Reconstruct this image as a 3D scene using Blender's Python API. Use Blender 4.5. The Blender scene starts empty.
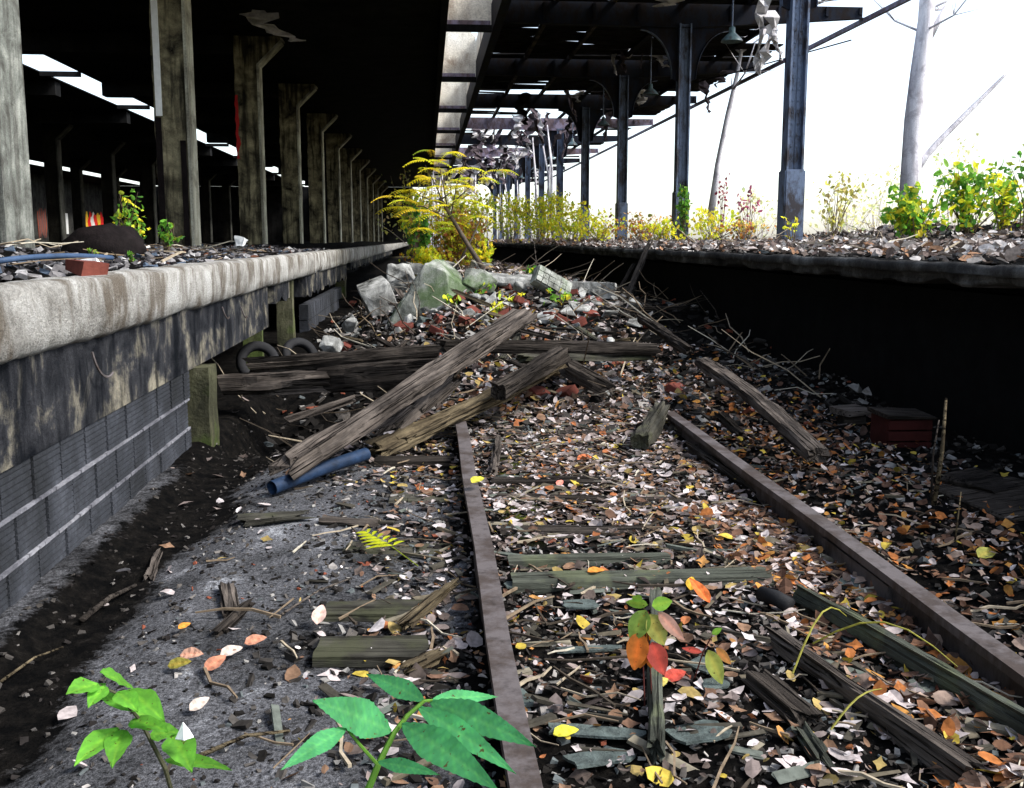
import bpy, bmesh, math, random
from mathutils import Vector, Matrix, noise, Euler
R = math.radians
rnd = random.Random(7)
sc = bpy.context.scene
col = sc.collection

# ------------------------------------------------------------------ camera
EYE = 1.30
PITCH, YAW, FPX = R(8.19), R(4.81), 1000.0
cd = bpy.data.cameras.new('camera'); cam = bpy.data.objects.new('camera', cd); col.objects.link(cam)
cam.location = (0, 0, EYE); cam.rotation_euler = (math.pi/2 - PITCH, 0, -YAW)
cd.sensor_width = 36; cd.lens = 36*FPX/1024; cd.shift_y = -10/1024; cd.clip_start = .05; cd.clip_end = 3000
sc.camera = cam

# ------------------------------------------------------------------ light
SUN_EL, SUN_AZ = R(45), R(108)          # azimuth clockwise from +Y (the track direction)
w = bpy.data.worlds.new('World'); sc.world = w; w.use_nodes = True
nt = w.node_tree; bg = nt.nodes['Background']
sky = nt.nodes.new('ShaderNodeTexSky'); sky.sky_type = 'NISHITA'; sky.sun_disc = False
sky.sun_elevation = SUN_EL; sky.sun_rotation = SUN_AZ; sky.air_density = 1.0; sky.dust_density = 1.5; sky.ozone_density = 1.0
hs_ = nt.nodes.new('ShaderNodeHueSaturation'); hs_.inputs['Saturation'].default_value = .65   # thin overcast: pale sky
nt.links.new(sky.outputs[0], hs_.inputs['Color']); nt.links.new(hs_.outputs[0], bg.inputs[0]); bg.inputs[1].default_value = .12
sl = bpy.data.lights.new('sun', 'SUN'); so = bpy.data.objects.new('sun', sl); col.objects.link(so)
sl.energy = 2.0; sl.angle = R(18); sl.color = (1, .97, .93)
sd = Vector((math.sin(SUN_AZ)*math.cos(SUN_EL), math.cos(SUN_AZ)*math.cos(SUN_EL), math.sin(SUN_EL)))
so.rotation_euler = sd.to_track_quat('Z', 'Y').to_euler(); so.location = (20, -10, 30)
vs = sc.view_settings; vs.view_transform = 'Standard'; vs.look = 'None'; vs.gamma = 1; vs.use_curve_mapping = False
vs.exposure = 1.7

# ------------------------------------------------------------------ pixel helpers
_ca, _sa, _cp, _sp = math.cos(YAW), math.sin(YAW), math.cos(PITCH), math.sin(PITCH)
_Rt = Vector((_ca, -_sa, 0)); _Up = Vector((_sa*_sp, _ca*_sp, _cp)); _Fw = Vector((_sa*_cp, _ca*_cp, -_sp))
CAM = Vector((0, 0, EYE))
def ray(u, v): return _Rt*((u-512)/FPX) + _Up*((384-v)/FPX) + _Fw
def atY(u, v, Y): d = ray(u, v); return CAM + d*(Y/d.y)
def atZ(u, v, z): d = ray(u, v); return CAM + d*((z-EYE)/d.z)
def atX(u, v, X): d = ray(u, v); return CAM + d*(X/d.x)
def onG(u, v, dz=0):
    d = ray(u, v).normalized(); t = 1.5
    while t < 60:
        p = CAM + d*t
        if p.z <= gh(p.x, p.y) + dz: return p
        t += .02
    return p

# ------------------------------------------------------------------ terrain function
def ss(a, b, x):
    t = min(1, max(0, (x-a)/(b-a))); return t*t*(3-2*t)
def gh(x, y):
    lat = .25 + .75*ss(-1.5, .5, x) - .42*ss(1.3, 3.0, x)
    m = (.16*ss(6.2, 8, y)*ss(-.6, .4, x) + .62*ss(8, 13, y))*lat
    m *= 1 - .25*ss(22, 40, y)
    if y > 60: m *= 1-ss(60, 75, y)
    if x < -6.5 or x > 9: m = 0
    h = m
    if -1.7 < x < -.7 and y < 9: h += -.06*(ss(-1.42, -1.28, x) - ss(-1.1, -.85, x))
    h -= .30*ss(-1.5, -1.2, x)*(1-ss(-.55, -.15, x))*ss(6.2, 6.9, y)*(1-ss(8.2, 9.2, y))
    if x > 1.75 and x < 5: h += .10*ss(1.75, 2.4, x)*(1-ss(9, 12, y)*.5)
    if x > 0.2 and x < 1.66: h += .01
    if abs(x) < 8 and y < 60:
        n = noise.fractal(Vector((x*1.7, y*1.7, 3.1)), 1, 2, 4)
        n2 = noise.fractal(Vector((x*9, y*9, 8.1)), .9, 2, 3)
        k = 1 + 2.2*ss(6.5, 9, y)
        flat = .28 if (-1.1 < x < .1 and y < 6) else 1
        h += (.022*n*k + .012*n2*(1+.5*ss(7, 9, y)))*flat
    return h

# ------------------------------------------------------------------ mesh builder
class MB:
    def __init__(s): s.v = []; s.f = []; s.c = []; s.cc = (1, 1, 1)
    def av(s, p): s.v.append((p[0], p[1], p[2])); s.c.append(s.cc); return len(s.v)-1
    def poly(s, pts):
        i = [s.av(p) for p in pts]; s.f.append(i); return i
    def box(s, c, size, rot=None, jit=0):
        hx, hy, hz = size[0]/2, size[1]/2, size[2]/2; c = Vector(c); b = len(s.v)
        for sx, sy, sz in ((-1,-1,-1),(1,-1,-1),(1,1,-1),(-1,1,-1),(-1,-1,1),(1,-1,1),(1,1,1),(-1,1,1)):
            p = Vector((sx*hx, sy*hy, sz*hz))
            if jit: p += Vector((rnd.uniform(-jit, jit), rnd.uniform(-jit, jit), rnd.uniform(-jit, jit)))
            if rot is not None: p = rot @ p
            s.av(c+p)
        for q in ((0,3,2,1),(4,5,6,7),(0,1,5,4),(1,2,6,5),(2,3,7,6),(3,0,4,7)): s.f.append([b+k for k in q])
        return s
    def b2(s, x0, x1, y0, y1, z0, z1): return s.box(((x0+x1)/2, (y0+y1)/2, (z0+z1)/2), (x1-x0, y1-y0, z1-z0))
    def tube(s, pts, rad, n=6, cap=True):
        pts = [Vector(p) for p in pts]
        if not hasattr(rad, '__len__'): rad = [rad]*len(pts)
        rings = []; side = None
        for i, p in enumerate(pts):
            t = (pts[min(i+1, len(pts)-1)] - pts[max(i-1, 0)]).normalized()
            if side is None: side = t.orthogonal().normalized()
            side = (side - t*side.dot(t)).normalized(); up = t.cross(side)
            rings.append([s.av(p + (side*math.cos(2*math.pi*k/n) + up*math.sin(2*math.pi*k/n))*rad[i]) for k in range(n)])
        for a, b in zip(rings, rings[1:]):
            for k in range(n): s.f.append([a[k], a[(k+1)%n], b[(k+1)%n], b[k]])
        if cap: s.f.append(rings[0][::-1]); s.f.append(rings[-1])
        return s
    def prism(s, prof, y0, y1):          # prof in (x, z), extruded along y
        n = len(prof); a = [s.av((x, y0, z)) for x, z in prof]; b = [s.av((x, y1, z)) for x, z in prof]
        s.f.append(a); s.f.append(b[::-1])
        for k in range(n): s.f.append([a[k], b[k], b[(k+1)%n], a[(k+1)%n]])
        return s
    def lathe(s, c, prof, n=20):
        rings = [[s.av((c[0]+r*math.cos(2*math.pi*k/n), c[1]+r*math.sin(2*math.pi*k/n), c[2]+z)) for k in range(n)] for r, z in prof]
        for a, b in zip(rings, rings[1:]):
            for k in range(n): s.f.append([a[k], a[(k+1)%n], b[(k+1)%n], b[k]])
        return s
    def build(s, name, mat, parent=None, origin=None, smooth=False, fix=True):
        o0 = Vector(parent.location) if parent is not None and origin is None else Vector(origin or (0, 0, 0))
        if parent is not None and parent.parent is not None and origin is None: o0 = Vector(parent.parent.location) + o0
        me = bpy.data.meshes.new(name)
        me.from_pydata([(a-o0.x, b-o0.y, c-o0.z) for a, b, c in s.v], [], s.f)
        if any(c != (1, 1, 1) for c in s.c):
            at = me.color_attributes.new('Col', 'FLOAT_COLOR', 'POINT')
            fl = []
            for c in s.c: fl += [c[0], c[1], c[2], 1]
            at.data.foreach_set('color', fl)
        if fix:
            bm = bmesh.new(); bm.from_mesh(me); bmesh.ops.recalc_face_normals(bm, faces=bm.faces); bm.to_mesh(me); bm.free()
        if smooth: me.polygons.foreach_set('use_smooth', [True]*len(me.polygons))
        me.materials.append(mat)
        o = bpy.data.objects.new(name, me); col.objects.link(o)
        if parent is not None: o.parent = parent; o.location = (0, 0, 0)
        else: o.location = o0
        return o

def tag(o, label=None, cat=None, group=None, kind=None):
    if label: o['label'] = label
    if cat: o['category'] = cat
    if group: o['group'] = group
    if kind: o['kind'] = kind
    return o
def thing(name, loc, label, cat, group=None):
    o = bpy.data.objects.new(name, None); col.objects.link(o); o.location = loc; o.empty_display_size = .1
    return tag(o, label, cat, group)
def copy_tree(o, parent=None):
    c = o.copy(); col.objects.link(c)
    if parent is not None: c.parent = parent
    for ch in list(o.children): copy_tree(ch, c)
    return c
def bevel(o, wd=.01, seg=1):
    bm = bmesh.new(); bm.from_mesh(o.data)
    bmesh.ops.remove_doubles(bm, verts=bm.verts, dist=1e-5)
    bmesh.ops.bevel(bm, geom=[e for e in bm.edges if e.calc_face_angle(0) > .5], offset=wd, segments=seg, affect='EDGES')
    bm.to_mesh(o.data); bm.free()
def roughen(o, cuts, amp, sc_=3., keep=None):
    bm = bmesh.new(); bm.from_mesh(o.data)
    bmesh.ops.remove_doubles(bm, verts=bm.verts, dist=1e-5)
    for L in cuts:
        es = [e for e in bm.edges if e.calc_length() > L]
        if not es: break
        bmesh.ops.subdivide_edges(bm, edges=es, cuts=1, use_grid_fill=True)
    bm.normal_update()
    off = Vector(o.location)
    for v_ in bm.verts:
        p = (v_.co + off)*sc_
        n = noise.fractal(p, .9, 2, 4)
        a = amp if keep is None else amp*keep(v_.co+off)
        v_.co += v_.normal*n*a
    bmesh.ops.triangulate(bm, faces=[f for f in bm.faces if len(f.verts) > 4])
    bm.to_mesh(o.data); bm.free()

# ------------------------------------------------------------------ materials
def newmat(name):
    m = bpy.data.materials.new(name); m.use_nodes = True
    return m, m.node_tree, m.node_tree.nodes['Principled BSDF']
def N(t, k, **kw):
    n = t.nodes.new(k)
    for a, b in kw.items():
        if a.startswith('i_'): n.inputs[a[2:].replace('_', ' ')].default_value = b
        else: setattr(n, a, b)
    return n
def ramp(t, src, stops):
    r = t.nodes.new('ShaderNodeValToRGB'); e = r.color_ramp.elements
    while len(e) < len(stops): e.new(.5)
    for el, (p, c) in zip(e, stops):
        el.position = p; el.color = (c[0], c[1], c[2], 1) if hasattr(c, '__len__') else (c, c, c, 1)
    t.links.new(src, r.inputs[0]); return r.outputs[0]
def mix(t, fac, a, b, mode='MIX'):
    m = t.nodes.new('ShaderNodeMix'); m.data_type = 'RGBA'; m.blend_type = mode
    for sk, val in ((0, fac), (6, a), (7, b)):
        if hasattr(val, 'links'): t.links.new(val, m.inputs[sk])
        elif sk == 0: m.inputs[0].default_value = val
        else: m.inputs[sk].default_value = (val[0], val[1], val[2], 1) if hasattr(val, '__len__') else (val, val, val, 1)
    return m.outputs[2]
def coords(t, scale=(1, 1, 1), world=False, rand=True):
    if world:
        g = N(t, 'ShaderNodeNewGeometry'); src = g.outputs['Position']
    else:
        g = N(t, 'ShaderNodeTexCoord'); src = g.outputs['Object']
    mp = N(t, 'ShaderNodeMapping'); mp.inputs['Scale'].default_value = scale
    t.links.new(src, mp.inputs['Vector'])
    if rand and not world:
        oi = N(t, 'ShaderNodeObjectInfo'); mu = N(t, 'ShaderNodeMath', operation='MULTIPLY'); mu.inputs[1].default_value = 37
        t.links.new(oi.outputs['Random'], mu.inputs[0]); t.links.new(mu.outputs[0], mp.inputs['Location'])
    return mp.outputs[0]
def noi(t, vec, scale, detail=6, rough=.6, dist=0):
    n = N(t, 'ShaderNodeTexNoise'); n.inputs['Scale'].default_value = scale; n.inputs['Detail'].default_value = detail
    n.inputs['Roughness'].default_value = rough; n.inputs['Distortion'].default_value = dist
    t.links.new(vec, n.inputs['Vector']); return n.outputs['Fac']
def bump(t, p, h, strength=.5, dist=.02):
    b = N(t, 'ShaderNodeBump'); b.inputs['Strength'].default_value = strength; b.inputs['Distance'].default_value = dist
    t.links.new(h, b.inputs['Height']); t.links.new(b.outputs[0], p.inputs['Normal'])

def m_concrete(name, light, mid, dark, world=True, streak=.6, sc_=1.0, spec=.05, moss=None, vs=(3.2, 3.2, .32), scol=None, bst=.7):
    m, t, p = newmat(name)
    v1 = coords(t, (1, 1, 1), world); v2 = coords(t, vs, world)
    a = noi(t, v1, 1.6*sc_, 8, .65, .4); b = noi(t, v2, 1.5*sc_, 5, .6); c = noi(t, v1, 40*sc_, 5, .7)
    c1 = ramp(t, a, [(.32, dark), (.5, mid), (.68, light)])
    c2 = mix(t, ramp(t, b, [(.46, 0), (.62, streak)]), c1, scol or dark)
    c3 = mix(t, .55, c2, ramp(t, c, [(.3, .25), (.6, 1.0)]), 'MULTIPLY')
    if moss:
        d = noi(t, v1, 2.3, 5, .6)
        c3 = mix(t, ramp(t, d, [(.5, 0), (.62, .7)]), c3, moss)
    t.links.new(c3, p.inputs['Base Color']); p.inputs['Roughness'].default_value = .9; p.inputs['Specular IOR Level'].default_value = spec
    h = mix(t, .5, a, c); bump(t, p, h, bst, .03)
    return m
def m_wood(name, light, dark, moss=None, spec=.05, crk=.95, bst=1):
    m, t, p = newmat(name)
    v = coords(t, (.7, 9, 9)); vv = coords(t, (1, 1, 1))
    a = noi(t, v, 4, 8, .7, .6); b = noi(t, vv, 3, 4)
    cr = noi(t, coords(t, (.5, 22, 22)), 3.5, 3, .5, .3)
    c1 = ramp(t, a, [(.3, dark), (.7, light)])
    c1 = mix(t, ramp(t, b, [(.4, 0), (.65, .75)]), c1, tuple(x*.45 for x in dark))
    c1 = mix(t, ramp(t, cr, [(.36, crk), (.44, 0)]), c1, (.006, .005, .004))
    if moss: c1 = mix(t, ramp(t, noi(t, vv, 5, 5), [(.52, 0), (.62, .8)]), c1, moss)
    t.links.new(c1, p.inputs['Base Color']); p.inputs['Roughness'].default_value = .85; p.inputs['Specular IOR Level'].default_value = spec
    bump(t, p, mix(t, .5, a, ramp(t, cr, [(.34, 0), (.46, 1)])), bst, .03)
    return m
def m_metal(name, paint, rust, amt=.5, rough=.6, spec=.4, dark=(.02, .02, .02)):
    m, t, p = newmat(name)
    v = coords(t, (1, 1, .5), True); a = noi(t, v, 5, 8, .7); b = noi(t, v, 22, 6, .7)
    c = mix(t, ramp(t, a, [(amt-.06, 0), (amt+.06, 1)]), paint, rust)
    c = mix(t, ramp(t, b, [(.5, 0), (.75, .8)]), c, dark)
    t.links.new(c, p.inputs['Base Color']); p.inputs['Roughness'].default_value = rough; p.inputs['Specular IOR Level'].default_value = spec
    bump(t, p, mix(t, .5, a, b), .4, .01)
    return m
def m_plain(name, c, rough=.8, var=.3, scale=8, spec=.12, bmp=.3):
    m, t, p = newmat(name)
    v = coords(t); a = noi(t, v, scale, 6, .65)
    cc = ramp(t, a, [(.3, tuple(x*(1-var) for x in c)), (.7, tuple(min(1, x*(1+var)) for x in c))])
    t.links.new(cc, p.inputs['Base Color']); p.inputs['Roughness'].default_value = rough; p.inputs['Specular IOR Level'].default_value = spec
    bump(t, p, a, bmp, .02); return m
def m_vcol(name, rough=.7, trans=0., var=.25, scale=60, spec=.05, spots=False):
    m, t, p = newmat(name)
    at = N(t, 'ShaderNodeAttribute', attribute_name='Col')
    v = coords(t, rand=False); a = noi(t, v, scale, 4, .6)
    c = mix(t, 1, at.outputs['Color'], ramp(t, a, [(.3, 1-var), (.7, 1+var)]), 'MULTIPLY')
    if spots: c = mix(t, ramp(t, noi(t, v, 110, 3, .5), [(.66, 0), (.70, .9)]), c, (.10, .05, .02))
    t.links.new(c, p.inputs['Base Color']); p.inputs['Roughness'].default_value = rough; p.inputs['Specular IOR Level'].default_value = spec
    if trans:
        tr = N(t, 'ShaderNodeBsdfTranslucent'); t.links.new(c, tr.inputs[0])
        ms = N(t, 'ShaderNodeMixShader'); ms.inputs[0].default_value = trans
        out = t.nodes['Material Output']
        t.links.new(p.outputs[0], ms.inputs[1]); t.links.new(tr.outputs[0], ms.inputs[2]); t.links.new(ms.outputs[0], out.inputs[0])
    return m

M = {}
M['edge'] = m_concrete('edge_concrete', (.50, .495, .47), (.36, .35, .32), (.13, .12, .105), streak=.8, vs=(2.2, 2.2, .9), scol=(.10, .078, .055), sc_=2, bst=1)
M['band'] = m_concrete('stained_concrete', (.30, .27, .20), (.035, .036, .04), (.004, .005, .007), streak=.85, sc_=2.0, vs=(3, 3, .7))
M['tile'] = m_concrete('clay_tile', (.075, .08, .095), (.03, .033, .04), (.008, .009, .010), streak=.5, spec=.25, vs=(3, 3, 1))
M['mortar'] = m_concrete('mortar', (.36, .36, .38), (.2, .2, .22), (.05, .05, .06), streak=.5)
M['post'] = m_concrete('mossy_concrete', (.16, .15, .10), (.07, .07, .04), (.02, .02, .015), moss=(.06, .09, .02))
M['column'] = m_concrete('column_concrete', (.40, .355, .22), (.18, .16, .10), (.010, .009, .008), streak=.85, sc_=1.8)
M['casing'] = m_concrete('old_casing', (.34, .35, .31), (.17, .18, .16), (.04, .035, .03), streak=.6, sc_=2)
M['columnbroken'] = m_concrete('broken_concrete', (.36, .37, .34), (.15, .15, .13), (.02, .015, .012), streak=.3, sc_=3)
M['strip'] = m_concrete('pale_strip', (.62, .62, .50), (.46, .45, .36), (.09, .08, .06), streak=.6)  # paler facing on the track side of the columns
M['roof'] = m_concrete('dark_roof_concrete', (.02, .019, .018), (.012, .012, .012), (.004, .004, .004), spec=.05)  # near-black concrete of the shed roof
M['duct'] = m_concrete('duct_concrete', (.85, .82, .74), (.75, .71, .62), (.3, .24, .19), streak=.4, sc_=.8)
M['chunk'] = m_concrete('rubble_concrete', (.58, .58, .55), (.30, .30, .28), (.03, .03, .027), streak=.4, sc_=3, moss=None)
M['chunkmoss'] = m_concrete('mossy_rubble', (.52, .53, .48), (.28, .29, .25), (.03, .03, .025), streak=.4, sc_=2.5, moss=(.06, .11, .03))
M['wood'] = m_wood('grey_timber', (.19, .16, .135), (.035, .029, .025))
M['wooddark'] = m_wood('dark_timber', (.075, .063, .052), (.012, .010, .009))
M['woodyellow'] = m_wood('split_timber', (.25, .20, .12), (.04, .03, .02))
M['woodgreen'] = m_wood('mossy_timber', (.13, .14, .11), (.03, .032, .026), moss=(.09, .10, .06), crk=.6, bst=.6)
M['tie'] = m_wood('tie_timber', (.095, .09, .07), (.025, .024, .02), moss=(.05, .052, .03), crk=.55, bst=.6)
M['rail'] = m_metal('rusty_rail', (.095, .082, .08), (.048, .036, .030), .52, .6, .2, (.015, .011, .009))
M['steel'] = m_metal('steel_paint', (.11, .145, .22), (.03, .025, .03), .53, .5, .3)
M['steeldark'] = m_metal('dark_steel', (.012, .015, .024), (.012, .009, .009), .5, .8, .08)  # near-black variant of the canopy steel
M['steelpink'] = m_metal('pinklit_steel', (.20, .17, .24), (.12, .08, .09), .5, .6)  # purplish light on the steel put into its colour
M['deck'] = m_wood('roof_boards', (.035, .033, .033), (.010, .009, .009), spec=.03)
M['scrap'] = m_plain('torn_felt', (.50, .48, .48), .9, .5, 4)
M['scrapdark'] = m_plain('torn_roofing', (.10, .08, .09), .9, .5, 4)
M['lamp'] = m_metal('lamp_enamel', (.10, .16, .17), (.07, .06, .06), .55, .4)
M['dark'] = m_plain('underplatform_shade', (.004, .004, .004), .95, .4, 5, .05)  # near-black: the shade under the platforms put into the colour
M['slate'] = m_plain('slate', (.062, .078, .072), .75, .6, 22, .2, .8)
M['bluepipe'] = m_plain('blue_plastic', (.009, .022, .05), .65, .6, 9, .2)
M['rubber'] = m_plain('black_rubber', (.010, .010, .011), .75, .3, 8, .2)
M['brick'] = m_plain('red_brick', (.12, .032, .022), .9, .4, 9, .2)
M['leaf'] = m_vcol('fallen_leaf', .75, .12, .35, 45)
M['green'] = m_vcol('living_leaf', .6, .55, .3, 30, .15, spots=True)
M['bits'] = m_vcol('debris_bits', .85, 0, .3, 40)
M['bark'] = m_plain('bark', (.09, .07, .055), .9, .4, 20)
M['glarebark'] = m_concrete('glare_pale_bark', (.9, .88, .9), (.84, .81, .84), (.45, .42, .45), world=True, streak=.6, sc_=2)  # pale bark whitened further to carry the veil of sky glare
M['white'] = m_plain('white_plastic', (.75, .76, .75), .6, .1, 8)
M['graffiti'] = m_vcol('graffiti_paint', .6, 0, .15, 9)
M['tarp'] = m_plain('black_tarp', (.007, .005, .005), .8, .6, 7, .08, 1)
M['shaded'] = m_concrete('shaded_column', (.03, .028, .022), (.016, .015, .012), (.006, .006, .006), spec=.05)  # columns deep in the shed, their shade put into a darker colour
M['dimstrip'] = m_concrete('dim_strip', (.16, .16, .14), (.10, .10, .085), (.03, .03, .03))  # strip of the deep columns, toned down to carry the same shade
M['hose'] = m_plain('hose_blue', (.035, .06, .11), .5, .3, 6)
M['wall'] = m_concrete('back_wall', (.10, .10, .09), (.06, .06, .055), (.02, .02, .02), streak=.6)

# ground
def m_ground():
    m, t, p = newmat('ground')
    v = coords(t, world=True); sep = N(t, 'ShaderNodeSeparateXYZ'); t.links.new(v, sep.inputs[0])
    at = N(t, 'ShaderNodeAttribute', attribute_name='Col'); sc2 = N(t, 'ShaderNodeSeparateColor'); t.links.new(at.outputs['Color'], sc2.inputs[0])
    a = noi(t, v, 2.2, 9, .7, .5); b = noi(t, v, 14, 8, .75); c = noi(t, v, 70, 5, .7)
    soil = ramp(t, b, [(.42, (.002, .002, .002)), (.60, (.008, .007, .006)), (.8, (.05, .045, .04))])
    ash = ramp(t, a, [(.30, (.025, .025, .027)), (.44, (.075, .076, .08)), (.58, (.135, .136, .145)), (.70, (.40, .41, .43))])
    ash = mix(t, .8, ash, ramp(t, c, [(.36, .1), (.6, 1.3)]), 'MULTIPLY')
    gr_ = noi(t, v, 230, 3, .6); ash = mix(t, .7, ash, ramp(t, gr_, [(.35, .3), (.62, 1.5)]), 'MULTIPLY'); ash = mix(t, ramp(t, b, [(.56, 0), (.66, .8)]), ash, (.02, .018, .017))
    ad = N(t, 'ShaderNodeMath', operation='ADD'); t.links.new(sc2.outputs[0], ad.inputs[0])
    sb = N(t, 'ShaderNodeMath', operation='MULTIPLY_ADD'); t.links.new(b, sb.inputs[0]); sb.inputs[1].default_value = 1.1; sb.inputs[2].default_value = -.55
    t.links.new(sb.outputs[0], ad.inputs[1])
    fac = ramp(t, ad.outputs[0], [(.38, 0), (.6, 1)])
    cc = mix(t, fac, soil, ash)
    moss = mix(t, sc2.outputs[1], cc, ramp(t, c, [(.35, (.03, .04, .005)), (.65, (.14, .17, .02))]))
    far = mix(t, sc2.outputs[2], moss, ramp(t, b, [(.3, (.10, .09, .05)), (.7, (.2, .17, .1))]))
    t.links.new(far, p.inputs['Base Color']); p.inputs['Roughness'].default_value = .95; p.inputs['Specular IOR Level'].default_value = .03
    bump(t, p, mix(t, .5, b, c), 1.0, .03)
    return m
M['ground'] = m_ground()

# ------------------------------------------------------------------ ground
def axis(segs):
    out = []
    for a, b, s in segs:
        n = max(1, round((b-a)/s)); out += [a+(b-a)*k/n for k in range(n)]
    return out + [segs[-1][1]]
xs = axis([(-900, -100, 200), (-100, -10, 10), (-10, -1.8, .8), (-1.8, 3.4, .035), (3.4, 5, .1), (5, 20, 1), (20, 100, 10), (100, 900, 200)])
ys = axis([(-300, -20, 70), (-20, 1.6, 2), (1.6, 8, .04), (8, 20, .08), (20, 40, .5), (40, 120, 5), (120, 2000, 235)])
g = MB()
for y in ys:
    for x in xs:
        ash = ss(-1.28, -.86, x)*(1-ss(.02, .25, x))*(1-ss(5.2, 6.6, y))
        wn = noise.noise(Vector((x*1.5, y*1.5, 0)))
        ash *= (.75+.8*wn)
        if x < -1.34: ash = max(0, min(1, (-1.30-x)/.14))* .55*(1-ss(5.5, 6.5, y))
        moss = ss(.32, .42, x)*(1-ss(.42, .62, x))*ss(4.0, 4.4, y)*(1-ss(5.4, 6.0, y))*max(0, min(1, .5+1.6*noise.noise(Vector((x*7, y*7, 5)))))
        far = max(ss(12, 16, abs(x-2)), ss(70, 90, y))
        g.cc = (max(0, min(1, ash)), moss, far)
        g.av((x, y, gh(x, y)))
nx = len(xs)
for j in range(len(ys)-1):
    for i in range(nx-1):
        a = j*nx+i; g.f.append([a, a+1, a+nx+1, a+nx])
tag(g.build('ground', M['ground'], smooth=True, fix=False), kind='structure')

# ================================================================== LEFT PLATFORM
PL = -1.45
pf = thing('platform', (-1.5, 2, 0), 'long concrete station platform with pale chipped edge and dark tiled wall, on the left', 'platform')
# deck
YA, YB = 1.2, 84
deck = MB()
def lp_h(x, y): return 1.13 + .03*noise.fractal(Vector((x*2, y*2, 1)), 1, 2, 4) + .12*ss(-3.0, -3.9, x)*0 + .09*ss(-2.0, -3.2, x)*(.6+noise.noise(Vector((x*.8, y*.8, 4))))
xx = axis([(-6.9, -4.2, .5), (-4.2, -1.72, .08)]); yy = axis([(YA, 12, .08), (12, 30, .3), (30, YB, 3)])
for y in yy:
    for x in xx: deck.cc = (.25, 0, 0); deck.av((x, y, lp_h(x, y)))
for j in range(len(yy)-1):
    for i in range(len(xx)-1):
        a = j*len(xx)+i; deck.f.append([a, a+1, a+len(xx)+1, a+len(xx)])
deck.build('deck', M['ground'], pf, smooth=True, fix=False)
e = MB()
yv = axis([(YA, 16, .07), (16, 30, .4), (30, YB, 4)])
prof = [(-1.75, 1.10), (-1.62, 1.142), (-1.50, 1.144), (-1.465, 1.138), (-1.450, 1.118), (-1.445, 1.02), (-1.447, .95), (-1.455, .885), (-1.50, .858), (-1.56, .855), (-1.75, .855)]
rows = []
for y in yv:
    row = []
    for k, (x, z) in enumerate(prof):
        n = noise.fractal(Vector((x*3, y*2.4, z*3)), .8, 2, 5); brk = 0
        chip = ss(3.6, 2.8, y) if y < 3.6 else 0
        dmg = max(0, noise.noise(Vector((0, y*.9, 7))) - .12)*.05
        dx = -.008*abs(n) - dmg*(1 if 2 <= k <= 8 else 0)*(.4+.6*(k > 6))
        dz = .008*n + (dmg*.6 if k >= 7 else 0) - .03*max(0, noise.noise(Vector((3, y*2.2, 1))))*(k in (2, 3))
        dx += .010*noise.fractal(Vector((x*14, y*14, z*14)), .7, 2, 3)*(1+1.5*ss(4.4, 3.4, y))
        row.append(e.av((x+dx, y, z+dz)))
    rows.append(row)
for a, b in zip(rows, rows[1:]):
    for k in range(len(prof)-1): e.f.append([a[k], b[k], b[k+1], a[k+1]])
e.build('edge_beam', M['edge'], pf, smooth=True)
# concrete band under the edge, broken below further on
def band(y0, y1, z0, z1, x=-1.5, th=.22, ragged=0):
    b_ = MB()
    ysb = axis([(y0, y1, .12)])
    top = []; bot = []
    for y in ysb:
        r = ragged*(.5+.5*noise.noise(Vector((y*3.1, 2, 2)))) + ragged*.4*noise.noise(Vector((y*11, 2, 2)))
        top.append(y); bot.append(z0+r)
    for i in range(len(ysb)-1):
        y_, y2 = ysb[i], ysb[i+1]; za, zb = bot[i], bot[i+1]
        b_.poly([(x, y_, za), (x, y2, zb), (x, y2, z1), (x, y_, z1)])
        b_.poly([(x, y_, za), (x, y2, zb), (x-th, y2, zb), (x-th, y_, za)])
        if i == 0: b_.poly([(x, y_, za), (x, y_, z1), (x-th, y_, z1), (x-th, y_, za)])
        if i == len(ysb)-2: b_.poly([(x, y2, zb), (x, y2, z1), (x-th, y2, z1), (x-th, y2, zb)])
    b_.build('concrete_band', M['band'], pf)
band(YA, 9.6, .49, .885)
band(10.0, 11.1, .62, .885, ragged=.12)
band(12.6, 19, .50, .885, ragged=.22)
band(20, 44, .62, .885, ragged=.2)
# tile facing, real tiles with grooves
t_ = MB()
for ci, (z0, z1) in enumerate(((.315, .487), (.133, .303), (-.05, .121))):
    y = YA + (.11 if ci % 2 else 0)
    while y < 6.35:
        y1 = min(y+.285, 6.4); n = 7
        xo = -1.508 + rnd.uniform(-.004, .004)
        for k in range(n):
            za = z0+(z1-z0)*(k+.12)/n; zb = z0+(z1-z0)*(k+.88)/n
            t_.b2(xo-.03, xo+.001, y+.004, y1-.004, za, zb)
        t_.b2(xo-.16, xo-.004, y+.003, y1-.003, z0, z1)
        y = y1+.012
t_.build('tile_facing', M['tile'], pf); t_ = MB()
for (z0, z1) in ((.304, .313), (.1225, .1315)):
    mo = MB()
    mm = axis([(YA, 6.37, .05)])
    for y0, y1 in zip(mm, mm[1:]):
        q = rnd.uniform(-.002, .003)
        mo.b2(-1.6, -1.500+q*1.5, y0, y1, z0-.001+q*.6, z1+.002+q)
    mo.build('mortar_joint', M['mortar'], pf)
for ci, (z0, z1) in enumerate(((.30, .49), (.1, .29))):
    y = 12.8
    while y < 17.6:
        if not (rnd.random() < .25 and ci): t_.b2(-1.62, -1.505, y+.004, y+.28, z0, z1)
        y += .295
t_.build('tile_facing', M['tile'], pf)
fo = MB().b2(-1.66, -1.40, YA, 6.45, -.25, -.045); o = fo.build('footing', M['band'], pf); roughen(o, (.5, .25, .12), .012, 4)
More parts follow.
